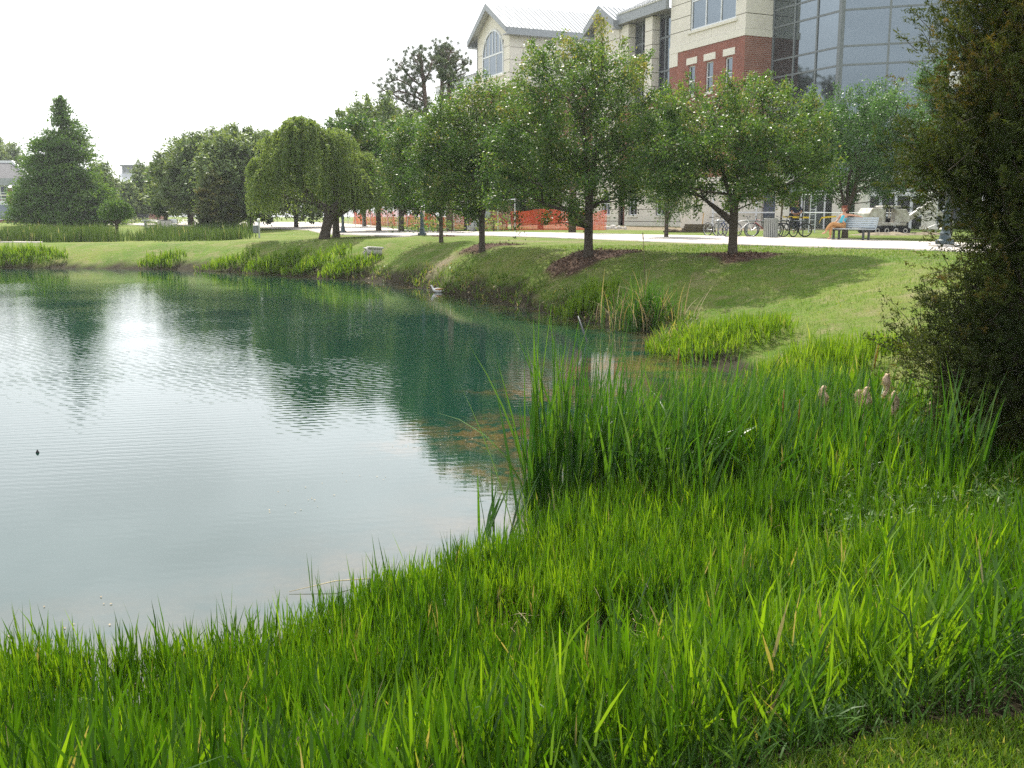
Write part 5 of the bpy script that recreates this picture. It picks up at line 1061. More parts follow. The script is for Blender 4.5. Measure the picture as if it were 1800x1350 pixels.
# shop-like front under the bay and the recessed ground floor
a = Vector(Q(1520, 380, 76.5)[:2]); b2 = Vector(Q(1628, 380, 74.8)[:2]); la, lb = Vector(to_local(a)), Vector(to_local(b2)); dd = (lb - la).normalized(); nn = Vector((dd.y, -dd.x)); Ls = (lb - la).length
Mx = Matrix(((dd.x, -nn.x, 0, la.x), (dd.y, -nn.y, 0, la.y), (0, 0, 1, 0), (0, 0, 0, 1)))
f = MB(); f.box(-.1, Ls + .1, 0, .15, 4.15, 4.8, Mx)
for i in range(5): f.box(Ls * i / 4 - .1, Ls * i / 4 + .1, 0, .14, 1.5, 4.14, Mx)
for i in range(4): f.box(Ls * i / 4 + .1, Ls * (i + 1) / 4 - .1, .01, .13, 2.65, 2.8, Mx)
sf = f.build('ground_glazing', M['frame'], B)
for i in range(4):
    for c, e in ((1.5, 2.65), (2.8, 4.15)): p = MB(); p.box(Ls * i / 4 + .09, Ls * (i + 1) / 4 - .09, .06, .09, c, e, Mx); p.build('pane', M['glassdark'], sf)
m_ = MB(); m_.box(-2.4, 8, .5, .8, 1.2, 5.3, Mx); m_.box(-7.5, -2.5, -.7, -.4, 1.2, 5.3, Mx); m_.build('recessed_glass', M['glassdark'], B); m_ = MB(); m_.box(-14, -7.6, -.9, -.6, 1.2, 5.3, Mx); m_.build('recessed_wall', M['stone'], B)
f = MB(); 
for i in range(6): f.box(-11.4 + i * 1.7, -11.28 + i * 1.7, -1.32, -1.2, 1.5, 4.6, Mx)
f.box(-11.4, -2.8, -1.3, -1.22, 2.9, 3.0, Mx); f.box(-11.4, -2.8, -1.3, -1.22, 4.5, 4.6, Mx); f.build('ground_frames', M['frame'], B)

# ------------------------------------------------------------------ far left brick house
hY = 150; hx = (0 - 900) / 1765 * hY
H_ = empty('brick_house', (hx, hY, 1.7), math.radians(8), 'two storey brick house with grey hipped roof at the far left edge', 'building')
def hz(v): return (377 - v) / 1740 * hY + 1.0
m_ = MB(); m_.box(-14, 4.2, 0, 12, -.3, hz(318) - 1.7 + .7); m_.build('wall', M['brick'], H_)
ze = hz(308) - .6; zt = hz(276) - .6
m_ = MB(); m_.add([(-15, -.7, ze), (5.2, -.7, ze), (5.2, 13, ze), (-15, 13, ze), (-15, 6, zt), (.4, 6, zt)], [(0, 1, 5, 4), (1, 2, 5), (2, 3, 4, 5), (0, 3, 2, 1), (0, 4, 3)]); m_.build('roof', M['slate'], H_)
m_ = MB(); m_.box(-15, 5.2, -.85, -.6, ze - .9, ze + .12); m_.build('gutter', M['fascia'], H_); m_ = MB(); m_.tube([(-14, 5.9, zt + .05), (.4, 5.9, zt + .05), (5.2, -.6, ze + .1)], .28, 4); m_.build('ridge_cap', M['frame'], H_)
for xx in (-5.6, -2.6, .4, 3.0):
    zc = hz(326) - 1; f = MB(); w_ = .95
    f.box(xx - w_, xx + w_, -.1, .05, zc - 1, zc - .86); f.box(xx - w_, xx + w_, -.1, .05, zc + .86, zc + 1); f.box(xx - w_, xx - w_ + .14, -.1, .05, zc - .86, zc + .86); f.box(xx + w_ - .14, xx + w_, -.1, .05, zc - .86, zc + .86); f.box(xx - .06, xx + .06, -.09, .05, zc - .86, zc + .86); f.box(xx - w_ + .14, xx + w_ - .14, -.085, .05, zc - .05, zc + .05)
    wd = f.build('window', M['frame'], H_); p = MB(); p.box(xx - w_ + .1, xx + w_ - .1, -.04, -.02, zc - .9, zc + .9); p.build('pane', M['glassdark'], wd)
for xx in (-6.5, -3.2, .6, 3.0):
    p = MB(); p.prism([(xx - 1.2, .4), (xx + 1.2, .4), (xx + 1.2, 2.6), (xx + .7, 3.1), (xx, 3.3), (xx - .7, 3.1), (xx - 1.2, 2.6)], -.08, .02); w_ = p.build('arched_opening', M['frame'], H_); p = MB(); p.box(xx - 1.05, xx + 1.05, -.14, -.09, .55, 2.6); p.build('pane', M['glass'], w_)
m_ = MB(); m_.box(-14, 4.3, -.12, -.01, 3.9, 4.1); m_.build('stone_band', M['lintel'], H_)
# ------------------------------------------------------------------ far cupola building
cY = 260; cx = (230 - 900) / 1765 * cY; D_ = empty('cupola_hall', (cx, cY, 1.7), .2, 'distant hall with a square grey cupola above a pale hipped roof', 'building')
def dz(v): return (377 - v) / 1740 * cY + 1
m_ = MB(); m_.box(-6, 8, -4, 8, 0, dz(324)); m_.build('wall', M['brick'], D_)
m_ = MB(); a_ = dz(324); t_ = dz(305); m_.add([(-7, -5, a_), (9, -5, a_), (9, 9, a_), (-7, 9, a_), (-1.8, 0, t_), (3.2, 0, t_), (3.2, 4, t_), (-1.8, 4, t_)], [(0, 1, 5, 4), (1, 2, 6, 5), (2, 3, 7, 6), (3, 0, 4, 7), (4, 5, 6, 7), (0, 3, 2, 1)]); m_.build('roof', M['roof'], D_)
m_ = MB(); m_.box(-1.5, 2.9, .2, 3.8, t_, dz(293)); cu_ = m_.build('cupola', M['fascia'], D_); m_ = MB(); m_.box(-1.9, 3.3, -.2, 4.2, dz(293), dz(290.5)); m_.build('cupola_roof', M['mullion'], cu_)
for i in range(4): p = MB(); p.box(-1.2 + i * 1.05, -.5 + i * 1.05, .1, .19, t_ + .4, dz(294.5)); p.build('louvre_window', M['mullion'], cu_)
# ------------------------------------------------------------------ street things
def ground_at(u, v, z=1.68):
    p = P(u, v, z); return (p[0], p[1], gz(p[0], p[1]))
PZ = .035     # paving lies this high over the lawn
# bench: local +x runs along the path towards the viewer, -y faces the pond
bp_ = ground_at(1495, 424); BR = math.radians(-56.5)
BN = empty('park_bench', (bp_[0], bp_[1], bp_[2] + PZ), BR, 'pale metal slatted bench with the sunbathing woman on its left end', 'bench')
for i in range(5): m_ = MB(); m_.box(-.95, .95, -.27 + i * .1, -.19 + i * .1, .42 - .004 * i, .455 - .004 * i); m_.build('seat_slat', M['benchmetal'], BN, bevel=.006)
for i in range(5):
    m_ = MB(); y = .26 + .028 * i; z = .52 + .085 * i; R_ = Matrix.Translation((0, y, z)) @ Matrix.Rotation(math.radians(-16), 4, 'X'); m_.box(-.95, .95, -.012, .012, -.035, .035, R_); m_.build('back_slat', M['benchmetal'], BN)
for s in (-1, 1):
    x = s * .72; m_ = MB(); m_.box(x - .035, x + .035, -.2, -.13, 0, .41); m_.build('leg', M['blackmetal'], BN); m_ = MB(); m_.box(x - .035, x + .035, .14, .21, 0, .40); m_.build('leg', M['blackmetal'], BN)
    m_ = MB(); m_.box(x - .03, x + .03, -.26, .24, .37, .412); m_.tube([(x, .22, .4), (x, .3, .5), (x, .41, .92)], .022, 6); m_.build('side_frame', M['blackmetal'], BN)
m_ = MB(); m_.tube([(.965, -.28, .44), (.965, .22, .43), (.965, .3, .52), (.965, .40, .9)], .02, 6); m_.build('end_rail', M['benchmetal'], BN)

def skin(name, V, E, R, mat, parent, sub=2):
    me = bpy.data.meshes.new(name); me.from_pydata([tuple(v) for v in V], E, []); o = link_mesh(name, me, mat, parent)
    md = o.modifiers.new('skin', 'SKIN'); md.use_smooth_shade = True; sb = o.modifiers.new('sub', 'SUBSURF'); sb.levels = sb.render_levels = sub
    sv = me.skin_vertices[0].data if me.skin_vertices else None
    if sv is None:
        bm = bmesh.new(); bm.from_mesh(me); bm.verts.layers.skin.verify(); bm.to_mesh(me); bm.free(); sv = me.skin_vertices[0].data
    for i, r in enumerate(R): sv[i].radius = (r, r) if not hasattr(r, '__len__') else r; sv[i].use_root = (i == 0)
    return o
def chain(pts): return [(i, i + 1) for i in range(len(pts) - 1)]
def person(T, J, skinm, face=(-1, 0, 0), fem=True):
    """one continuous body from named joints"""
    names = list(J); idx = {k: i for i, k in enumerate(names)}; V = [J[k][0] for k in names]; R = [J[k][1] for k in names]
    E = [('pelvis', 'waist'), ('waist', 'chest'), ('chest', 'neck0'), ('neck0', 'neck'), ('neck', 'head0'), ('head0', 'head1'), ('head1', 'head2')]
    for s in 'LR': E += [('chest', 'sh' + s), ('sh' + s, 'el' + s), ('el' + s, 'wr' + s), ('wr' + s, 'ha' + s), ('pelvis', 'hip' + s), ('hip' + s, 'kn' + s), ('kn' + s, 'ca' + s), ('ca' + s, 'an' + s), ('an' + s, 'to' + s)]
    b_ = skin('body', V, [(idx[a], idx[c]) for a, c in E], R, skinm, T)
    f = Vector(face).normalized(); side = f.cross(Vector((0, 0, 1))).normalized(); hc = Vector(J['head1'][0])
    m_ = MB(); m_.tube([hc + f * .085 + Vector((0, 0, .0)), hc + f * .118 + Vector((0, 0, -.025)), hc + f * .09 + Vector((0, 0, -.03))], [.006, .013, .006], 6); m_.build('nose', skinm, T, smooth=True)
    for s in (-1, 1):
        m_ = MB(); m_.lathe([(.001, -.011), (.01, -.006), (.012, 0), (.01, .006), (.001, .011)], 8, tuple(hc + f * .092 + side * .032 * s + Vector((0, 0, .012)))); m_.build('eye', M['rubber'], T, smooth=True)
        m_ = MB(); m_.tube([hc + side * .086 * s + Vector((0, 0, .03)), hc + side * .094 * s, hc + side * .086 * s - Vector((0, 0, .03))], [.01, .017, .008], 6); m_.build('ear', skinm, T, smooth=True)
    m_ = MB(); m_.tube([hc + f * .09 - side * .025 + Vector((0, 0, -.058)), hc + f * .097 + Vector((0, 0, -.058)), hc + f * .09 + side * .025 + Vector((0, 0, -.058))], [.003, .007, .003], 5); m_.build('mouth', M['redpaint'], T)
    for s in 'LR':                                       # fingers
        h = Vector(J['ha' + s][0]); w_ = Vector(J['wr' + s][0]); d = (h - w_).normalized(); sd2 = d.cross(Vector((0, 0, 1))).normalized(); dn = Vector((0, 0, -1)); m_ = MB()
        for k, ln in enumerate((.065, .078, .072, .055)): o_ = h + sd2 * (k - 1.5) * .019; m_.tube([o_, o_ + d * ln * .5 + dn * .008, o_ + d * ln * .85 + dn * .03], [.0095, .0088, .006], 6)
        m_.tube([h - d * .03 + sd2 * .03, h + sd2 * .05, h + sd2 * .055 + d * .03], [.011, .0095, .007], 6); m_.build('fingers', skinm, T, smooth=True)
    return b_
WM = empty('person', (bp_[0], bp_[1], bp_[2] + PZ), BR, 'seated red haired woman in an aqua tank top, one arm along the bench back', 'person')
J = {'pelvis': ((-.55, .07, .56), .125), 'waist': ((-.54, .13, .74), .105), 'chest': ((-.52, .19, .93), (.135, .11)), 'neck0': ((-.52, .2, 1.05), .07), 'neck': ((-.525, .19, 1.11), .048), 'head0': ((-.53, .175, 1.17), .066), 'head1': ((-.53, .165, 1.235), .088), 'head2': ((-.53, .175, 1.31), .07),
     'shL': ((-.68, .19, 1.0), .052), 'elL': ((-.74, .05, .78), .038), 'wrL': ((-.66, -.17, .70), .028), 'haL': ((-.63, -.25, .685), .03), 'shR': ((-.36, .22, 1.0), .052), 'elR': ((-.12, .33, .97), .038), 'wrR': ((.1, .38, .93), .028), 'haR': ((.17, .39, .915), .03),
     'hipL': ((-.63, .03, .53), .09), 'knL': ((-.66, -.40, .55), .062), 'caL': ((-.67, -.45, .36), .052), 'anL': ((-.66, -.43, .08), .033), 'toL': ((-.67, -.60, .035), .032),
     'hipR': ((-.47, .03, .55), .09), 'knR': ((-.60, -.42, .66), .064), 'caR': ((-.72, -.52, .50), .052), 'anR': ((-.80, -.60, .28), .034), 'toR': ((-.84, -.74, .24), .032)}
person(WM, J, M['skin'], (-.25, -1, 0))
skin('tank_top', [(-.55, .08, .60), (-.54, .13, .74), (-.52, .185, .93), (-.52, .195, 1.0)], chain(range(4)), [.137, .118, (.152, .125), (.1, .09)], M['aqua'], WM)
skin('trousers', [(-.55, .06, .56), (-.63, .02, .53), (-.66, -.40, .55), (-.67, -.44, .34), (-.66, -.43, .15), (-.47, .02, .55), (-.60, -.42, .66), (-.71, -.51, .52), (-.78, -.58, .36)], [(0, 1), (1, 2), (2, 3), (3, 4), (0, 5), (5, 6), (6, 7), (7, 8)], [.135, .1, .075, .066, .05, .1, .077, .066, .05], M['tan'], WM)
skin('hair', [(-.53, .19, 1.26), (-.53, .21, 1.2), (-.53, .235, 1.1), (-.53, .18, 1.32)], [(0, 1), (1, 2), (0, 3)], [.1, .085, .045, .075], M['hair'], WM)
# worker
wp = ground_at(1400, 398, 1.7); wY = 57; wX = (1400 - 900) / 1765 * wY
WK = empty('person', (wX, wY, gz(wX, wY)), math.radians(-20), 'standing man in a dark shirt between the columns, half hidden by bicycles', 'person')
J = {'pelvis': ((0, 0, .98), .13), 'waist': ((0, 0, 1.12), .13), 'chest': ((0, .01, 1.34), (.16, .12)), 'neck0': ((0, .01, 1.47), .08), 'neck': ((0, 0, 1.53), .055), 'head0': ((0, -.01, 1.6), .07), 'head1': ((0, -.02, 1.66), .09), 'head2': ((0, -.01, 1.74), .07),
     'shL': ((-.2, 0, 1.42), .06), 'elL': ((-.28, -.05, 1.14), .045), 'wrL': ((-.1, -.25, 1.08), .034), 'haL': ((-.02, -.28, 1.08), .036), 'shR': ((.2, 0, 1.42), .06), 'elR': ((.28, -.05, 1.14), .045), 'wrR': ((.12, -.25, 1.1), .034), 'haR': ((.05, -.3, 1.1), .036),
     'hipL': ((-.1, 0, .92), .1), 'knL': ((-.11, -.02, .5), .07), 'caL': ((-.11, 0, .33), .06), 'anL': ((-.11, .02, .09), .04), 'toL': ((-.12, -.12, .04), .045), 'hipR': ((.1, 0, .92), .1), 'knR': ((.11, -.02, .5), .07), 'caR': ((.11, 0, .33), .06), 'anR': ((.11, .02, .09), .04), 'toR': ((.12, -.12, .04), .045)}
person(WK, J, M['skin_dark'], (0, -1, 0))
skin('shirt', [(0, 0, .98), (0, 0, 1.12), (0, .01, 1.34), (0, .01, 1.44), (-.2, 0, 1.42), (-.26, -.03, 1.24), (.2, 0, 1.42), (.26, -.03, 1.24)], [(0, 1), (1, 2), (2, 3), (2, 4), (4, 5), (2, 6), (6, 7)], [.145, .145, (.18, .14), .1, .075, .065, .075, .065], M['navy'], WK)
skin('trousers', [(0, 0, .95), (-.1, 0, .9), (-.11, -.02, .5), (-.11, .02, .12), (.1, 0, .9), (.11, -.02, .5), (.11, .02, .12)], [(0, 1), (1, 2), (2, 3), (0, 4), (4, 5), (5, 6)], [.14, .11, .085, .07, .11, .085, .07], M['navy'], WK)
skin('hair', [(0, .02, 1.7), (0, .03, 1.64), (0, 0, 1.76)], [(0, 1), (0, 2)], [.09, .08, .07], M['hair'], WK)

# bicycles, ridden axis along local x, front wheel at +x
def bicycle(label, u, v, Y, yaw, framem, rim='silver'):
    X = (u - 900) / 1765 * Y; T = empty('bicycle', (X, Y, gz(X, Y)), math.radians(yaw), label, 'bicycle', 'bicycles parked at the rack')
    for sx in (-.52, .52):
        m_ = MB(); m_.torus((sx, 0, .335), .318, .022, 'y', 28, 6); w_ = m_.build('wheel', M['rubber'], T, smooth=True)
        m_ = MB(); m_.torus((sx, 0, .335), .29, .012, 'y', 28, 5); m_.build('rim', M[rim], w_, smooth=True)
        m_ = MB()
        for k in range(12): a = k * math.pi / 6; m_.tube([(sx, 0, .335), (sx + .29 * math.cos(a), 0, .335 + .29 * math.sin(a))], .0028, 3, cap=False)
        m_.tube([(sx, -.05, .335), (sx, .05, .335)], .022, 8); m_.build('spokes', M['silver'], w_)
    m_ = MB(); bb_ = (-.08, 0, .29); st = (-.22, 0, .78); hd = (.36, 0, .80); hd2 = (.39, 0, .68)
    m_.tube([bb_, st], .018, 7); m_.tube([bb_, hd2], .024, 7); m_.tube([(-.2, 0, .72), hd], .02, 7); m_.tube([hd2, hd], .022, 7)
    for s in (-1, 1): m_.tube([bb_, (-.52, s * .05, .335)], .011, 5); m_.tube([(-.2, s * .02, .72), (-.52, s * .05, .335)], .01, 5)
    m_.build('frame', M[framem], T, smooth=True)
    m_ = MB()
    for s in (-1, 1): m_.tube([hd2, (.43, s * .06, .6), (.52, s * .05, .335)], .013, 6)
    m_.build('fork', M[framem], T, smooth=True)
    m_ = MB(); m_.tube([hd, (.34, 0, .93)], .014, 6); m_.tube([(.36, -.29, .97), (.4, -.12, .93), (.4, .12, .93), (.36, .29, .97)], .012, 6); h_ = m_.build('handlebar', M['blackmetal'], T, smooth=True)
    m_ = MB()
    for s in (-1, 1): m_.tube([(.37, s * .2, .96), (.345, s * .31, .975)], .019, 7)
    m_.build('grips', M['rubber'], h_)
    m_ = MB(); m_.tube([st, (-.25, 0, .9)], .013, 6); m_.build('seat_post', M['silver'], T)
    m_ = MB(); m_.tube([(-.38, 0, .915), (-.3, 0, .925), (-.2, 0, .92), (-.1, 0, .915)], [.06, .075, .04, .018], 8); 
    m_.v = [(x, y, .92 + (z - .92) * .45) for x, y, z in m_.v]; m_.build('saddle', M['rubber'], T, smooth=True)
    m_ = MB(); m_.torus((-.08, -.045, .29), .08, .006, 'y', 18, 4); m_.tube([(-.08, -.06, .29), (-.0, -.07, .14)], .01, 5); m_.tube([(-.08, .06, .29), (-.16, .07, .44)], .01, 5); m_.box(-.05, .05, -.15, -.07, .125, .145); m_.box(-.21, -.11, .07, .15, .43, .45); m_.build('crank', M['blackmetal'], T)
    return T
bicycle('white and gold bicycle just right of the oak trunk', 1302, 417, 46.6, 5, 'white')
bicycle('grey bicycle seen nearly end on, leftmost at the rack', 1258, 416, 49.0, -58, 'silver')
bicycle('dark blue bicycle behind the left side of the oak trunk', 1279, 416, 48.2, -48, 'bluepaint')
bicycle('red bicycle mostly hidden behind the litter bin', 1343, 416, 48.3, 165, 'redpaint')
bicycle('black bicycle with a thick front tyre right beside the bin', 1383, 416, 46.9, 215, 'blackmetal', 'blackmetal')
bicycle('black bicycle with a silver top tube, rightmost at the rack', 1397, 416, 47.6, 178, 'blackmetal', 'blackmetal')
rk = Q(1320, 417, 47.6); T = empty('bicycle_rack', (rk[0], rk[1], gz(rk[0], rk[1])), math.radians(3), 'low grey rail rack that the bicycles stand at', 'rack')
m_ = MB(); m_.tube([(-1.7, 0, .75), (2.6, 0, .75)], .03, 8); m_.build('top_rail', M['mullion'], T)
for x in (-1.6, -.2, 1.2, 2.5): m_ = MB(); m_.tube([(x, 0, 0), (x, 0, .74)], .03, 8); m_.build('post', M['mullion'], T)
# litter bin
g = ground_at(1354, 419.5); T = empty('litter_bin', g, .3, 'round grey slatted litter bin between the bicycles at the path edge', 'bin')
m_ = MB(); m_.lathe([(.27, .03), (.285, .05), (.285, .80), (.27, .82)], 24); m_.build('liner', M['rubber'], T)
for k in range(22):
    a = 2 * math.pi * k / 22; m_ = MB(); m_.box(.285, .315, -.032, .032, .04, .86, Matrix.Rotation(a, 4, 'Z')); m_.build('slat', M['binmetal'], T)
m_ = MB(); m_.torus((0, 0, .86), .30, .025, 'z', 24, 6); m_.lathe([(.30, .0), (.32, .01), (.32, .04), (.3, .045)], 24); m_.build('rim', M['binmetal'], T)
# traffic cone
g = ground_at(1138, 397.5, 1.7); T = empty('traffic_cone', g, 0, 'small orange traffic cone at the foot of the stone wall', 'cone'); m_ = MB(); m_.lathe([(.17, .03), (.15, .05), (.03, .7), (.02, .71)], 14); m_.build('cone', M['orange'], T, smooth=True); m_ = MB(); m_.box(-.22, .22, -.22, .22, 0, .035); m_.build('base', M['orange'], T)
# timber stack and stones
g = ground_at(1227, 409.5, 1.69); T = empty('timber_stack', g, math.radians(-8), 'low dark stack of old timber beside the path', 'timber'); rr = random.Random(5)
for i in range(4):
    for j in range(6):
        m_ = MB(); z = .02 + i * .12; y = -.4 + j * .15 + rr.uniform(-.02, .02); x0 = -.95 + rr.uniform(-.15, .15) + i * .1; m_.box(x0, x0 + rr.uniform(1.5, 1.95) - i * .12, y, y + .125, z, z + .11); m_.build('plank', M['wood'], T)
for k, (x, y, s) in enumerate([(-1.75, -.1, .22), (-1.45, .1, .2), (-1.6, .05, .17), (-1.2, -.2, .13), (-2.0, .15, .13)]):
    gx_, gy_ = g[0] + x * .95, g[1] + y; bm = bmesh.new(); bmesh.ops.create_icosphere(bm, subdivisions=2, radius=s)
    for v_ in bm.verts: q = 1 + .25 * math.sin(v_.co.x * 23 + k) * math.cos(v_.co.y * 19 + v_.co.z * 27); v_.co = Vector((v_.co.x * q * 1.2, v_.co.y * q, v_.co.z * q * .6))
    me = bpy.data.meshes.new('stone'); bm.to_mesh(me); bm.free(); o = link_mesh('stone', me, M['wood']); o.location = (gx_, gy_, gz(gx_, gy_) + s * .35)
    tag(o, ['largest dark stone in the small heap left of the timber', 'stone touching the right of the largest in the heap', 'stone resting in the middle of the small heap', 'small stone nearest the timber stack', 'small stone at the left end of the heap'][k], 'stone', 'stones by the timber stack')
m_ = MB(); T = empty('marker_stake', (g[0] + .3, g[1] + .5, g[2]), 0, 'pale yellow wooden stake standing behind the timber stack', 'stake'); m_.box(-.03, .03, -.02, .02, 0, 1.15, Matrix.Rotation(.08, 4, 'Y')); m_.build('stake', M['freshwood'], T)
# lamps
def lamp(label, u, v, z, H=4.2, w=1.0, full=True):
    g = ground_at(u, v, z); T = empty('street_lamp', (g[0], g[1], g[2] + .02), 0, label, 'lamp', 'dark promenade lamps')
    m_ = MB(); m_.lathe([(.30 * w, 0), (.30 * w, .12), (.2 * w, .16), (.17 * w, .28), (.19 * w, .34), (.13 * w, .42), (.115 * w, .95), (.15 * w, 1.0), (.15 * w, 1.05), (.11 * w, 1.09), (.14 * w, 1.16), (.09 * w, 1.22)], 16); m_.build('base', M['lampblue'], T, smooth=False)
    m_ = MB(); m_.lathe([(.075 * w, 1.2), (.06 * w, H - .5), (.09 * w, H - .48), (.06 * w, H - .4)], 12); m_.build('pole', M['lampblue'], T, smooth=True)
    m_ = MB(); m_.lathe([(.08, H - .4), (.2, H - .3), (.22, H), (.14, H + .2), (.05, H + .3)], 14); hd = m_.build('lamp_head', M['white'], T, smooth=True); m_ = MB(); m_.lathe([(.2, H + .12), (.24, H + .16), (.1, H + .34), (.02, H + .5)], 14); m_.build('cap', M['lampblue'], hd)
    return T
T = lamp('dark lamp post on a pale plinth beside the brown cedar', 1660, 436, 1.68, 5.2, .95); m_ = MB(); m_.box(-.38, .38, -.36, .36, -.06, .10); m_.build('plinth', M['concrete'], T, bevel=.02)
for c_ in [x for x in T.children if x.name.startswith(('base', 'pole', 'lamp_head'))]: c_.location.z = .1
lamp('dark lamp post between the slender oak and the plaza', 742, 413.5, 1.66, 3.3, .8); lamp('dark lamp post behind the second trunk beside the willow', 603, 407, 1.6, 3.3, .8)
# post with box near the reeds
g = ground_at(456, 418.5, 1.3); T = empty('litter_post', g, 0, 'pale post with a grey box hanging on it near the far reeds', 'post'); m_ = MB(); m_.tube([(0, 0, 0), (0, 0, 1.05)], .06, 8); m_.build('post', M['galv'], T); m_ = MB(); m_.lathe([(.1, 1.02), (.11, 1.15), (.06, 1.22)], 10); m_.build('knob', M['white'], T, smooth=True); m_ = MB(); m_.box(-.36, -.08, -.14, .14, .3, .8); m_.build('box', M['mullion'], T, bevel=.03)
# concrete drain pipe end in the bank
p = on_ground(648, 452); T = empty('drain_pipe', (p[0], p[1] - .2, p[2] - .02), math.radians(20), 'broken pale concrete pipe end jutting from the far bank', 'pipe')
m_ = MB(); seg = [(1, 0, .4), (-.1, 0, .30), (-.35, 0, .28)]
n_ = 18; ro, ri = .36, .28; vs = []; fs = []
for k, (x, r) in enumerate([(1.2, ro), (-.3, ro), (-.3, ri), (1.2, ri)]):
    for j in range(n_): a = 2 * math.pi * j / n_; vs.append((x + (.12 * math.sin(3 * a) if x < 0 else 0), r * math.cos(a), .42 + r * math.sin(a)))
for k in range(3): fs += [(k * n_ + j, k * n_ + (j + 1) % n_, (k + 1) * n_ + (j + 1) % n_, (k + 1) * n_ + j) for j in range(n_)]
m_.add(vs, fs); m_.build('pipe', M['concrete'], T, smooth=False); m_ = MB(); m_.box(-.35, -.05, -.42, .42, -.55, .12); m_.box(-.1, 1.3, -.5, .4, .70, .86, Matrix.Rotation(.06, 4, 'Y')); m_.build('headwall', M['concrete'], T, bevel=.04); T.scale = (.5, .5, .5)
# metal pipe leaning in the water, floats, broken reed
a = P(1033, 603, 0); b_ = Q(1016, 556, a[1] + .25); m_ = MB(); m_.tube([Vector(a) * 1 + (Vector(a) - Vector(b_)) * .5, a, b_], .018, 8); tag(m_.build('leaning_pipe', M['blackmetal'], smooth=True), 'thin grey metal pipe leaning out of the shallow inlet', 'pipe')
a = P(66, 796, 0); m_ = MB(); m_.lathe([(.005, -.02), (.018, -.01), (.02, .01), (.012, .02), (.003, .04)], 10, (a[0], a[1], 0)); tag(m_.build('float', M['rubber'], smooth=True), 'tiny dark float alone on the open water', 'float')
a = P(508, 1040, .01); b_ = P(590, 1021, .05); c_ = P(650, 1017, .02); m_ = MB(); m_.tube([a, b_, c_], [.002, .004, .004], 5); tag(m_.build('broken_reed', M['straw'], smooth=True), 'pale broken reed lying on the water by the near grass', 'reed')
# duck
p = P(770, 514, 0); T = empty('duck', (p[0], p[1], 0), math.radians(170), 'white and brown duck floating beside the shaded bank', 'duck')
m_ = MB(); m_.tube([(-.27, 0, .10), (-.18, 0, .07), (-.05, 0, .07), (.1, 0, .08), (.17, 0, .11), (.2, 0, .17), (.215, 0, .22), (.25, 0, .24), (.275, 0, .235)], [.012, .06, .10, .09, .05, .034, .034, .036, .014], 12); b0 = m_.build('body', M['white'], T, smooth=True)
b0.modifiers.new('sub', 'SUBSURF').levels = 1
for s in (-1, 1): m_ = MB(); m_.tube([(.08, s * .07, .11), (-.05, s * .095, .12), (-.24, s * .03, .12)], [.02, .035, .006], 8); m_.build('wing', M['tan'], T, smooth=True); m_ = MB(); m_.lathe([(.001, -.006), (.006, 0), (.001, .006)], 6, (.258, s * .03, .25)); m_.build('eye', M['rubber'], T)
m_ = MB(); m_.box(.275, .33, -.014, .014, .222, .236); m_.build('bill', M['freshwood'], T, bevel=.004)

# ------------------------------------------------------------------ construction: fences, netting, digger, ladder
def wire_panel(L, H, cell=.09, w=.006):
    """chain link as crossed diagonal wires"""
    m_ = MB(); n_ = int((L + H) / cell)
    V = []; 
    for k in range(n_ + 1):
        for sg in (1, -1):
            x0 = k * cell - H if sg > 0 else k * cell; x1 = x0 + sg * H; z0, z1 = 0, H
            if x1 == x0: continue
            t0, t1 = 0.0, 1.0
            for lim, s_ in ((0, 1), (L, -1)):
                d0, d1 = (x0 - lim) * s_, (x1 - lim) * s_
                if d0 < 0 and d1 < 0: t0 = 2
                elif d0 < 0: t0 = max(t0, -d0 / (d1 - d0))
                elif d1 < 0: t1 = min(t1, d0 / (d0 - d1))
            if t0 >= t1: continue
            a, b_ = (x0 + (x1 - x0) * t0, z0 + H * t0), (x0 + (x1 - x0) * t1, z0 + H * t1); V.append((a, b_))
    for a, b_ in V: m_.add([(a[0], 0, a[1]), (a[0] + w, 0, a[1]), (b_[0] + w, 0, b_[1]), (b_[0], 0, b_[1])], [(0, 1, 2, 3)])
    return m_
def wire_fence(label, A, Bp, H=2.1, step=2.6, mid=None, wires=True, railm='galv', cell=.10, w=.005):
    A = Vector(A[:2]); Bp = Vector(Bp[:2]); L = (Bp - A).length; g = gz(A.x, A.y); T = empty('wire_fence', (A.x, A.y, g), math.atan2(Bp.y - A.y, Bp.x - A.x), label, 'fence')
    n_ = max(1, round(L / step))
    for i in range(n_ + 1): m_ = MB(); m_.tube([(L * i / n_, 0, -.1), (L * i / n_, 0, H + .05)], .03, 6); m_.build('post', M[railm], T)
    m_ = MB(); m_.tube([(0, 0, H), (L, 0, H)], .025, 6); m_.build('top_rail', M['frame'], T)
    if mid: m_ = MB(); m_.tube([(0, 0, mid), (L, 0, mid)], .022, 6); m_.build('middle_rail', M['frame'], T)
    if wires: m_ = wire_panel(L, H, cell, w); o_ = m_.build('chain_link', M['galv'], T); o_['kind'] = 'stuff'
    return T
wire_fence('tall wire fence with white rails in front of the digger', Q(1412, 390, 57), Q(1646, 390, 53), 2.15, 3.0, 1.13, cell=.14)
wire_fence('chain link fence along the plaza in front of the orange netting', P(612, 397.5, 1.7), P(905, 408.5, 1.69), 2.0, 2.6, None, cell=.22)
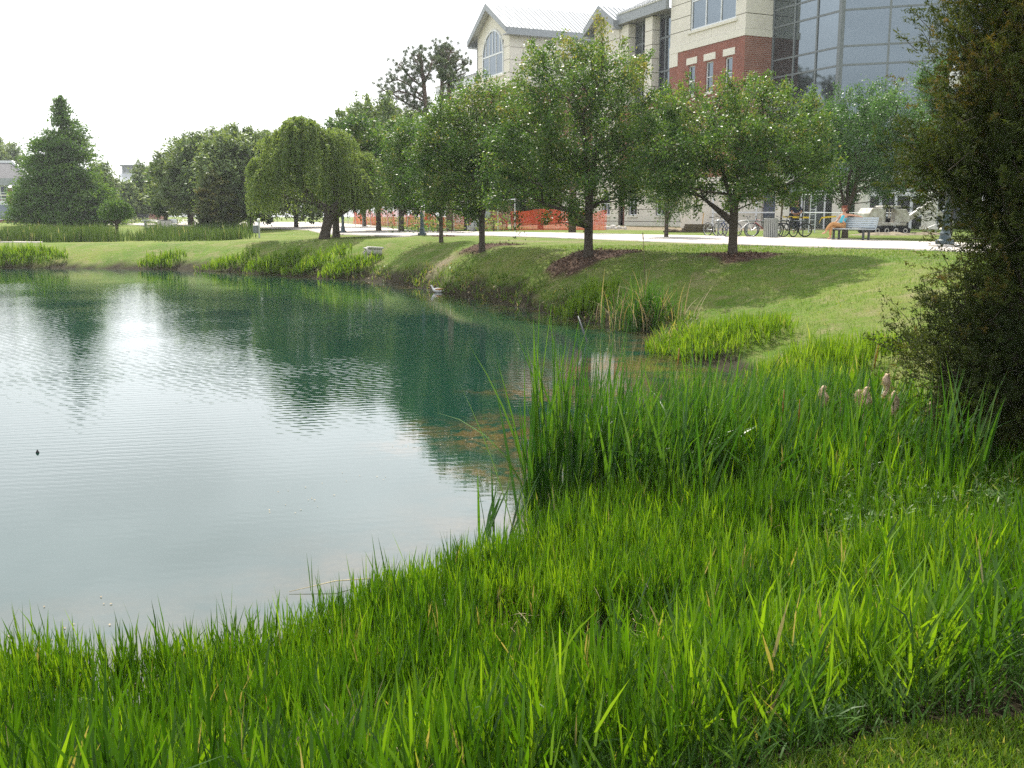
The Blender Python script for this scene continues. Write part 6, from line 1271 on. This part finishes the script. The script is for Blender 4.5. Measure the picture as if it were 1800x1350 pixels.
def netting(label, A, Bp, H, seed, sag=.25, cell=.09):
    A = Vector(A[:2]); Bp = Vector(Bp[:2]); L = (Bp - A).length; g = gz(A.x, A.y); T = empty('plastic_netting', (A.x, A.y, g), math.atan2(Bp.y - A.y, Bp.x - A.x), label, 'netting', 'orange safety netting'); rr = np.random.default_rng(seed)
    def pos(x, f):
        top = H - sag * (.5 + .5 * math.sin(x * 1.1 + seed)) * (1 + .4 * math.sin(x * 2.7 + 2 * seed)); return (x, .12 * math.sin(x * 3.1 + f * 2 + seed) + .05 * math.sin(x * 9 + seed * f), f * top)
    m_ = MB(); nx_ = int(L / .18); nz_ = int(H / cell)
    for j in range(nz_ + 1):
        f = j / nz_; w = .02
        P_ = [pos(L * i / nx_, f) for i in range(nx_ + 1)]
        for a, b_ in zip(P_, P_[1:]): m_.add([(a[0], a[1], a[2] - w), (b_[0], b_[1], b_[2] - w), (b_[0], b_[1], b_[2] + w), (a[0], a[1], a[2] + w)], [(0, 1, 2, 3)])
    for i in range(int(L / .1)):
        x = i * .1; a, b_ = pos(x, 0), pos(x, .5); c_ = pos(x, 1); w = .014
        for p, q in ((a, b_), (b_, c_)): m_.add([(p[0] - w, p[1], p[2]), (p[0] + w, p[1], p[2]), (q[0] + w, q[1], q[2]), (q[0] - w, q[1], q[2])], [(0, 1, 2, 3)])
    o_ = m_.build('net', M['orange'], T); o_['kind'] = 'stuff'
    for i in range(int(L / 2.4) + 1): m_ = MB(); m_.tube([(min(L, i * 2.4), .1, -.1), (min(L, i * 2.4) + .03, .1, H + .1)], .022, 5); m_.build('stake', M['wood'], T)
netting('orange net strung behind the tallest oak trunk', P(898, 404.5, 1.69), P(1066, 405.5, 1.69), 1.45, 2)
netting('orange net sagging behind the wire fence near the willow', P(622, 395.5, 1.7), P(768, 400.5, 1.7), 1.75, 5, .6)
netting('faded orange net between the drain pipe and the slender oak', P(775, 401, 1.7), P(895, 404, 1.69), 1.2, 8, .5)
# big grey plastic drain pipe lying against the fence
a = P(828, 407, 1.7); T = empty('plastic_pipe', (a[0], a[1] - .1, gz(a[0], a[1])), math.radians(10), 'wide grey plastic pipe propped up behind the dense dark oak', 'pipe'); m_ = MB()
m_.tube([(0, 0, .05), (.5, 0, .6), (1.1, 0, 1.3)], [.3, .3, .3], 18); m_.build('pipe', M['pipe'], T, smooth=True); m_ = MB(); m_.torus((1.1, 0, 1.3), .3, .03, 'x', 18, 6); m_.build('collar', M['pipe'], T)
# heap of broken blocks beside the net
for k in range(7):
    q = ground_at(1066 + k * 5.5, 404 - .7 * (k % 3), 1.69); s = [.2, .16, .24, .14, .18, .12, .15][k]; bm = bmesh.new(); bmesh.ops.create_icosphere(bm, subdivisions=1, radius=s)
    for v_ in bm.verts: v_.co *= 1 + .25 * math.sin(v_.co.x * 31 + k * 3 + v_.co.z * 17)
    me = bpy.data.meshes.new('rubble_block'); bm.to_mesh(me); bm.free(); o = link_mesh('rubble_block', me, M['concrete']); o.location = (q[0], q[1], q[2] + s * .5)
    tag(o, 'pale broken block at the right end of the orange net', 'rubble', 'broken blocks at the right end of the orange net')
# soil mounds by the digger
for k, (u, v, w_, h_) in enumerate([(1560, 398, 2.2, .16), (1625, 398, 1.6, .15)]):
    q = Q(u, v, 51.5 + k * .8); m_ = MB(); K = 14
    vs = []; fs = []
    for i in range(K + 1):
        for j in range(K + 1):
            a_, b_ = i / K * 2 - 1, j / K * 2 - 1; r_ = min(1, math.hypot(a_, b_)); vs.append((a_ * w_, b_ * .9, h_ * (1 - r_ * r_) * (1 + .35 * math.sin(a_ * 9 + k) * math.cos(b_ * 8)) - .02))
    fs = [(i * (K + 1) + j, (i + 1) * (K + 1) + j, (i + 1) * (K + 1) + j + 1, i * (K + 1) + j + 1) for i in range(K) for j in range(K)]
    m_.add(vs, fs); o = m_.build('soil_mound', surf('mound_soil', (.2, .17, .12), .95, .1, vary=.5, scale=5, bump=1, bscale=18), smooth=True); o.location = (q[0], q[1], gz(q[0], q[1])); tag(o, ['long low mound of dug soil in front of the digger', 'smaller soil mound below the digger arm'][k], 'mound')
# excavator
eY = 53.5; eX = (1555 - 900) / 1765 * eY; EX = empty('excavator', (eX, eY, gz(eX, eY)), math.radians(4), 'small dusty white excavator with its bent arm reaching right', 'excavator')
for s in (-1, 1):
    m_ = MB(); y = s * .75
    m_.prism([(-1.05, .12), (-.85, 0), (.85, 0), (1.05, .12), (1.05, .3), (.85, .42), (-.85, .42), (-1.05, .3)], y - .17, y + .17); t_ = m_.build('track', M['rubber'], EX, bevel=.03)
    for k in range(4): w_ = MB(); w_.torus((-.75 + k * .5, y - .175, .2), .1, .03, 'y', 12, 5); w_.build('roller', M['machine'], t_)
m_ = MB(); m_.box(-.95, .85, -.8, .8, .46, .62); m_.build('deck', M['machine'], EX, bevel=.03)
m_ = MB(); m_.prism([(-1.15, .63), (-.35, .63), (-.35, 1.25), (-.45, 1.38), (-1.0, 1.38), (-1.18, 1.1)], -.78, .78); m_.build('engine_cover', M['machine'], EX, bevel=.04)
m_ = MB(); m_.prism([(.3, .63), (1.0, .63), (1.02, 1.0), (.85, 1.3), (.3, 1.36)], -.78, -.05); m_.build('side_cover', M['machine'], EX, bevel=.04)
cab = MB()
for x, y in ((-.3, -.7), (.28, -.7), (-.3, .1), (.28, .1)): cab.tube([(x, y, .62), (x, y, 1.42)], .035, 6)
cb = cab.build('canopy_posts', M['machine'], EX); m_ = MB(); m_.box(-.5, .5, -.8, .2, 1.42, 1.5); m_.build('canopy_roof', M['machine'], cb, bevel=.03); m_ = MB(); m_.box(-.2, .15, -.45, -.1, .63, .85); m_.box(-.22, -.12, -.45, -.1, .85, 1.25); m_.build('seat', M['rubber'], EX, bevel=.03)
def beam(m_, a, b_, h0, h1, w):
    a, b_ = Vector(a), Vector(b_); d = (b_ - a).normalized(); u_ = d.cross(Vector((0, 1, 0))).normalized(); y = Vector((0, w / 2, 0))
    m_.add([a - u_ * h0 / 2 - y, a + u_ * h0 / 2 - y, b_ + u_ * h1 / 2 - y, b_ - u_ * h1 / 2 - y, a - u_ * h0 / 2 + y, a + u_ * h0 / 2 + y, b_ + u_ * h1 / 2 + y, b_ - u_ * h1 / 2 + y], [(0, 1, 2, 3), (7, 6, 5, 4), (0, 4, 5, 1), (1, 5, 6, 2), (2, 6, 7, 3), (3, 7, 4, 0)])
m_ = MB(); beam(m_, (1.05, -.3, .75), (2.25, -.3, 1.55), .26, .3, .24); m_.build('boom', M['machine'], EX, bevel=.02); m_ = MB(); beam(m_, (2.15, -.3, 1.6), (3.2, -.3, .85), .28, .2, .22); st_ = m_.build('dipper_arm', M['machine'], EX, bevel=.02)
m_ = MB(); m_.tube([(1.0, -.3, .6), (2.0, -.3, 1.2)], .045, 8); m_.tube([(1.6, -.3, 1.32), (2.4, -.3, 1.72)], .04, 8); m_.build('hydraulic_ram', M['silver'], EX)
m_ = MB(); m_.prism([(3.1, .95), (3.45, .85), (3.6, .5), (3.4, .2), (3.0, .25), (3.15, .45), (3.3, .6), (3.1, .8)], -.55, -.05); m_.build('bucket', M['machine'], EX, bevel=.02)
m_ = MB(); beam(m_, (1.95, -.7, .28), (2.75, -.7, .62), .06, .06, .2); o = m_.build('board', M['white']); o.location = (eX, eY, gz(eX, eY)); tag(o, 'white board lying tilted below the digger arm', 'board')
# ladder, tapes, box lid over doorway
lY = 58; lX = (1432 - 900) / 1765 * lY; T = empty('ladder', (lX, lY, gz(lX, lY)), math.radians(15), 'aluminium ladder leaning behind the fence left of the column', 'ladder')
for s in (-1, 1): m_ = MB(); m_.tube([(s * .2 - .15, 0, 0), (s * .16 + .22, .5, 3.0)], .03, 6); m_.build('rail', M['galv'], T)
for k in range(10): t_ = (k + .6) / 10.5; m_ = MB(); m_.tube([(-.2 - .15 + .41 * t_, .5 * t_, 3 * t_), (.2 - .15 + .33 * t_, .5 * t_, 3 * t_)], .018, 5); m_.build('rung', M['galv'], T)
def tape(label, pts):
    m_ = MB(); 
    for a, b_ in zip(pts, pts[1:]): m_.add([(a[0], a[1], a[2] - .045), (b_[0], b_[1], b_[2] - .045), (b_[0], b_[1], b_[2] + .045), (a[0], a[1], a[2] + .045), (a[0], a[1] + .004, a[2] - .045), (b_[0], b_[1] + .004, b_[2] - .045), (b_[0], b_[1] + .004, b_[2] + .045), (a[0], a[1] + .004, a[2] + .045)], [(0, 1, 2, 3), (7, 6, 5, 4), (3, 2, 6, 7), (0, 4, 5, 1)])
    tag(m_.build('barrier_tape', M['yellow']), label, 'tape')
tape('yellow barrier tape stretched behind the rightmost bicycle', [Q(1376, 381, 55), Q(1400, 382, 55), Q(1422, 382.5, 55)]); tape('loose yellow tape sagging from the fence post by the ladder', [Q(1440, 392, 56), Q(1444, 383, 56), Q(1455, 381.5, 56), Q(1470, 380.5, 56)])
dY = 62; a = Q(1400, 345, dY); T = empty('door_canopy', (a[0], a[1], gz(a[0], a[1])), .1, 'grey flat door hood on two leaning props behind the standing man', 'canopy'); m_ = MB(); m_.box(-.75, .75, -.3, .5, 2.35, 2.75); m_.build('hood', M['mullion'], T)
for s in (-1, 1): m_ = MB(); m_.tube([(s * .95, 0, 0), (s * .8, 0, 2.9)], .06, 6); m_.build('prop', M['wood'], T)
# picnic table, sign, grill and garden shrubs far left
q = Q(272, 398, 92); T = empty('picnic_table', (q[0], q[1], gz(q[0], q[1])), .2, 'small grey picnic table beyond the reeds', 'table'); m_ = MB(); m_.box(-1, 1, -.4, .4, .72, .78); m_.build('table_top', M['galv'], T)
for s in (-1, 1): m_ = MB(); m_.box(s * .8 - .05, s * .8 + .05, -.35, .35, 0, .72); m_.build('leg', M['mullion'], T)
q = Q(290, 400, 90); T = empty('stone_grill', (q[0], q[1], gz(q[0], q[1])), .3, 'grey block grill right of the picnic table', 'grill'); m_ = MB(); m_.box(-.6, .6, -.4, .4, 0, .75); m_.build('body', M['concrete'], T, bevel=.03); m_ = MB(); m_.box(-.5, .5, -.35, .35, .76, .84); m_.build('grate', M['blackmetal'], T)
q = Q(302, 398, 90); T = empty('garden_seat', (q[0], q[1], gz(q[0], q[1])), -.3, 'white garden seat next to the block grill', 'seat'); m_ = MB(); m_.box(-.4, .4, -.25, .25, .4, .46); m_.build('seat', M['white'], T); m_ = MB(); m_.box(-.4, .4, .22, .28, .5, .9); m_.build('backrest', M['white'], T)
for s in (-1, 1): m_ = MB(); m_.box(s * .36 - .04, s * .36 + .04, -.22, .22, 0, .4); m_.build('leg', M['white'], T)
q = Q(248, 390, 122); T = empty('notice_board', (q[0], q[1], gz(q[0], q[1])), 0, 'dark blank notice board at the end of the garden path', 'sign'); m_ = MB(); m_.box(-.95, .95, -.06, .06, .25, 1.15); m_.build('board', M['blackmetal'], T)
for s in (-1, 1): m_ = MB(); m_.box(s * .85 - .05, s * .85 + .05, -.05, .05, 0, .25); m_.build('post', M['mullion'], T)
def shrub(label, u, v, Y, w, h, seed, mat='farleaf'):
    q = Q(u, v, Y); rg = np.random.default_rng(seed); T = empty('shrub', (q[0], q[1], gz(q[0], q[1])), 0, label, 'shrub', 'garden shrubs by the far pavement'); C_ = rg.normal(size=(260, 3)) * np.array([w * .4, w * .3, h * .28]) + np.array([0, 0, h * .5]); C_[:, 2] = np.abs(C_[:, 2])
    V, Fq = leaf_quads(C_, .18, rg); mesh_np('foliage', V, Fq, M[mat], T, var=np.repeat(rg.random(len(C_)), 4)); m_ = MB(); m_.tube([(0, 0, -.05), (0, 0, h * .6)], .04, 5); m_.build('stem', M['bark'], T)
for a in [('leafy shrub left of the notice board', 232, 391, 118, 1.6, .9, 1, 'willow'), ('low shrub between the notice board and picnic table', 262, 390, 116, 1.6, .7, 2), ('rounded shrub right of the grill', 312, 389, 114, 1.6, .8, 3, 'willow'), ('shrub at the corner of the garden path', 218, 393, 108, 1.3, .7, 4), ('dark shrub under the straight trunked tree', 342, 390, 110, 1.5, .8, 5, 'oak'),
          ('wide shrub in the shade behind the magnolia', 415, 394, 100, 2.6, 1.0, 6, 'oak'), ('tall shrub at the foot of the fence by the drain pipe', 868, 398, 62, 1.6, 1.3, 7, 'willow'), ('dark shrub below the orange net left of the slender oak', 735, 400, 62, 2.4, 1.0, 8, 'oak'), ('second dark shrub right of the lamp below the net', 770, 401, 60, 2.0, .9, 9, 'oak')]: shrub(*a)


# ------------------------------------------------------------------ light summer haze
m, n, l = nodes('haze_air'); pv = n.new('ShaderNodeVolumePrincipled'); o = n.new('ShaderNodeOutputMaterial'); l.new(pv.outputs[0], o.inputs['Volume'])
pv.inputs['Color'].default_value = (.93, .96, 1, 1); pv.inputs['Density'].default_value = .0003; pv.inputs['Anisotropy'].default_value = .3
m_ = MB(); m_.box(-460, 460, -40, 640, -3.2, 33); hz_ = m_.build('haze', m); tag(hz_, 'faint summer haze', kind='stuff')
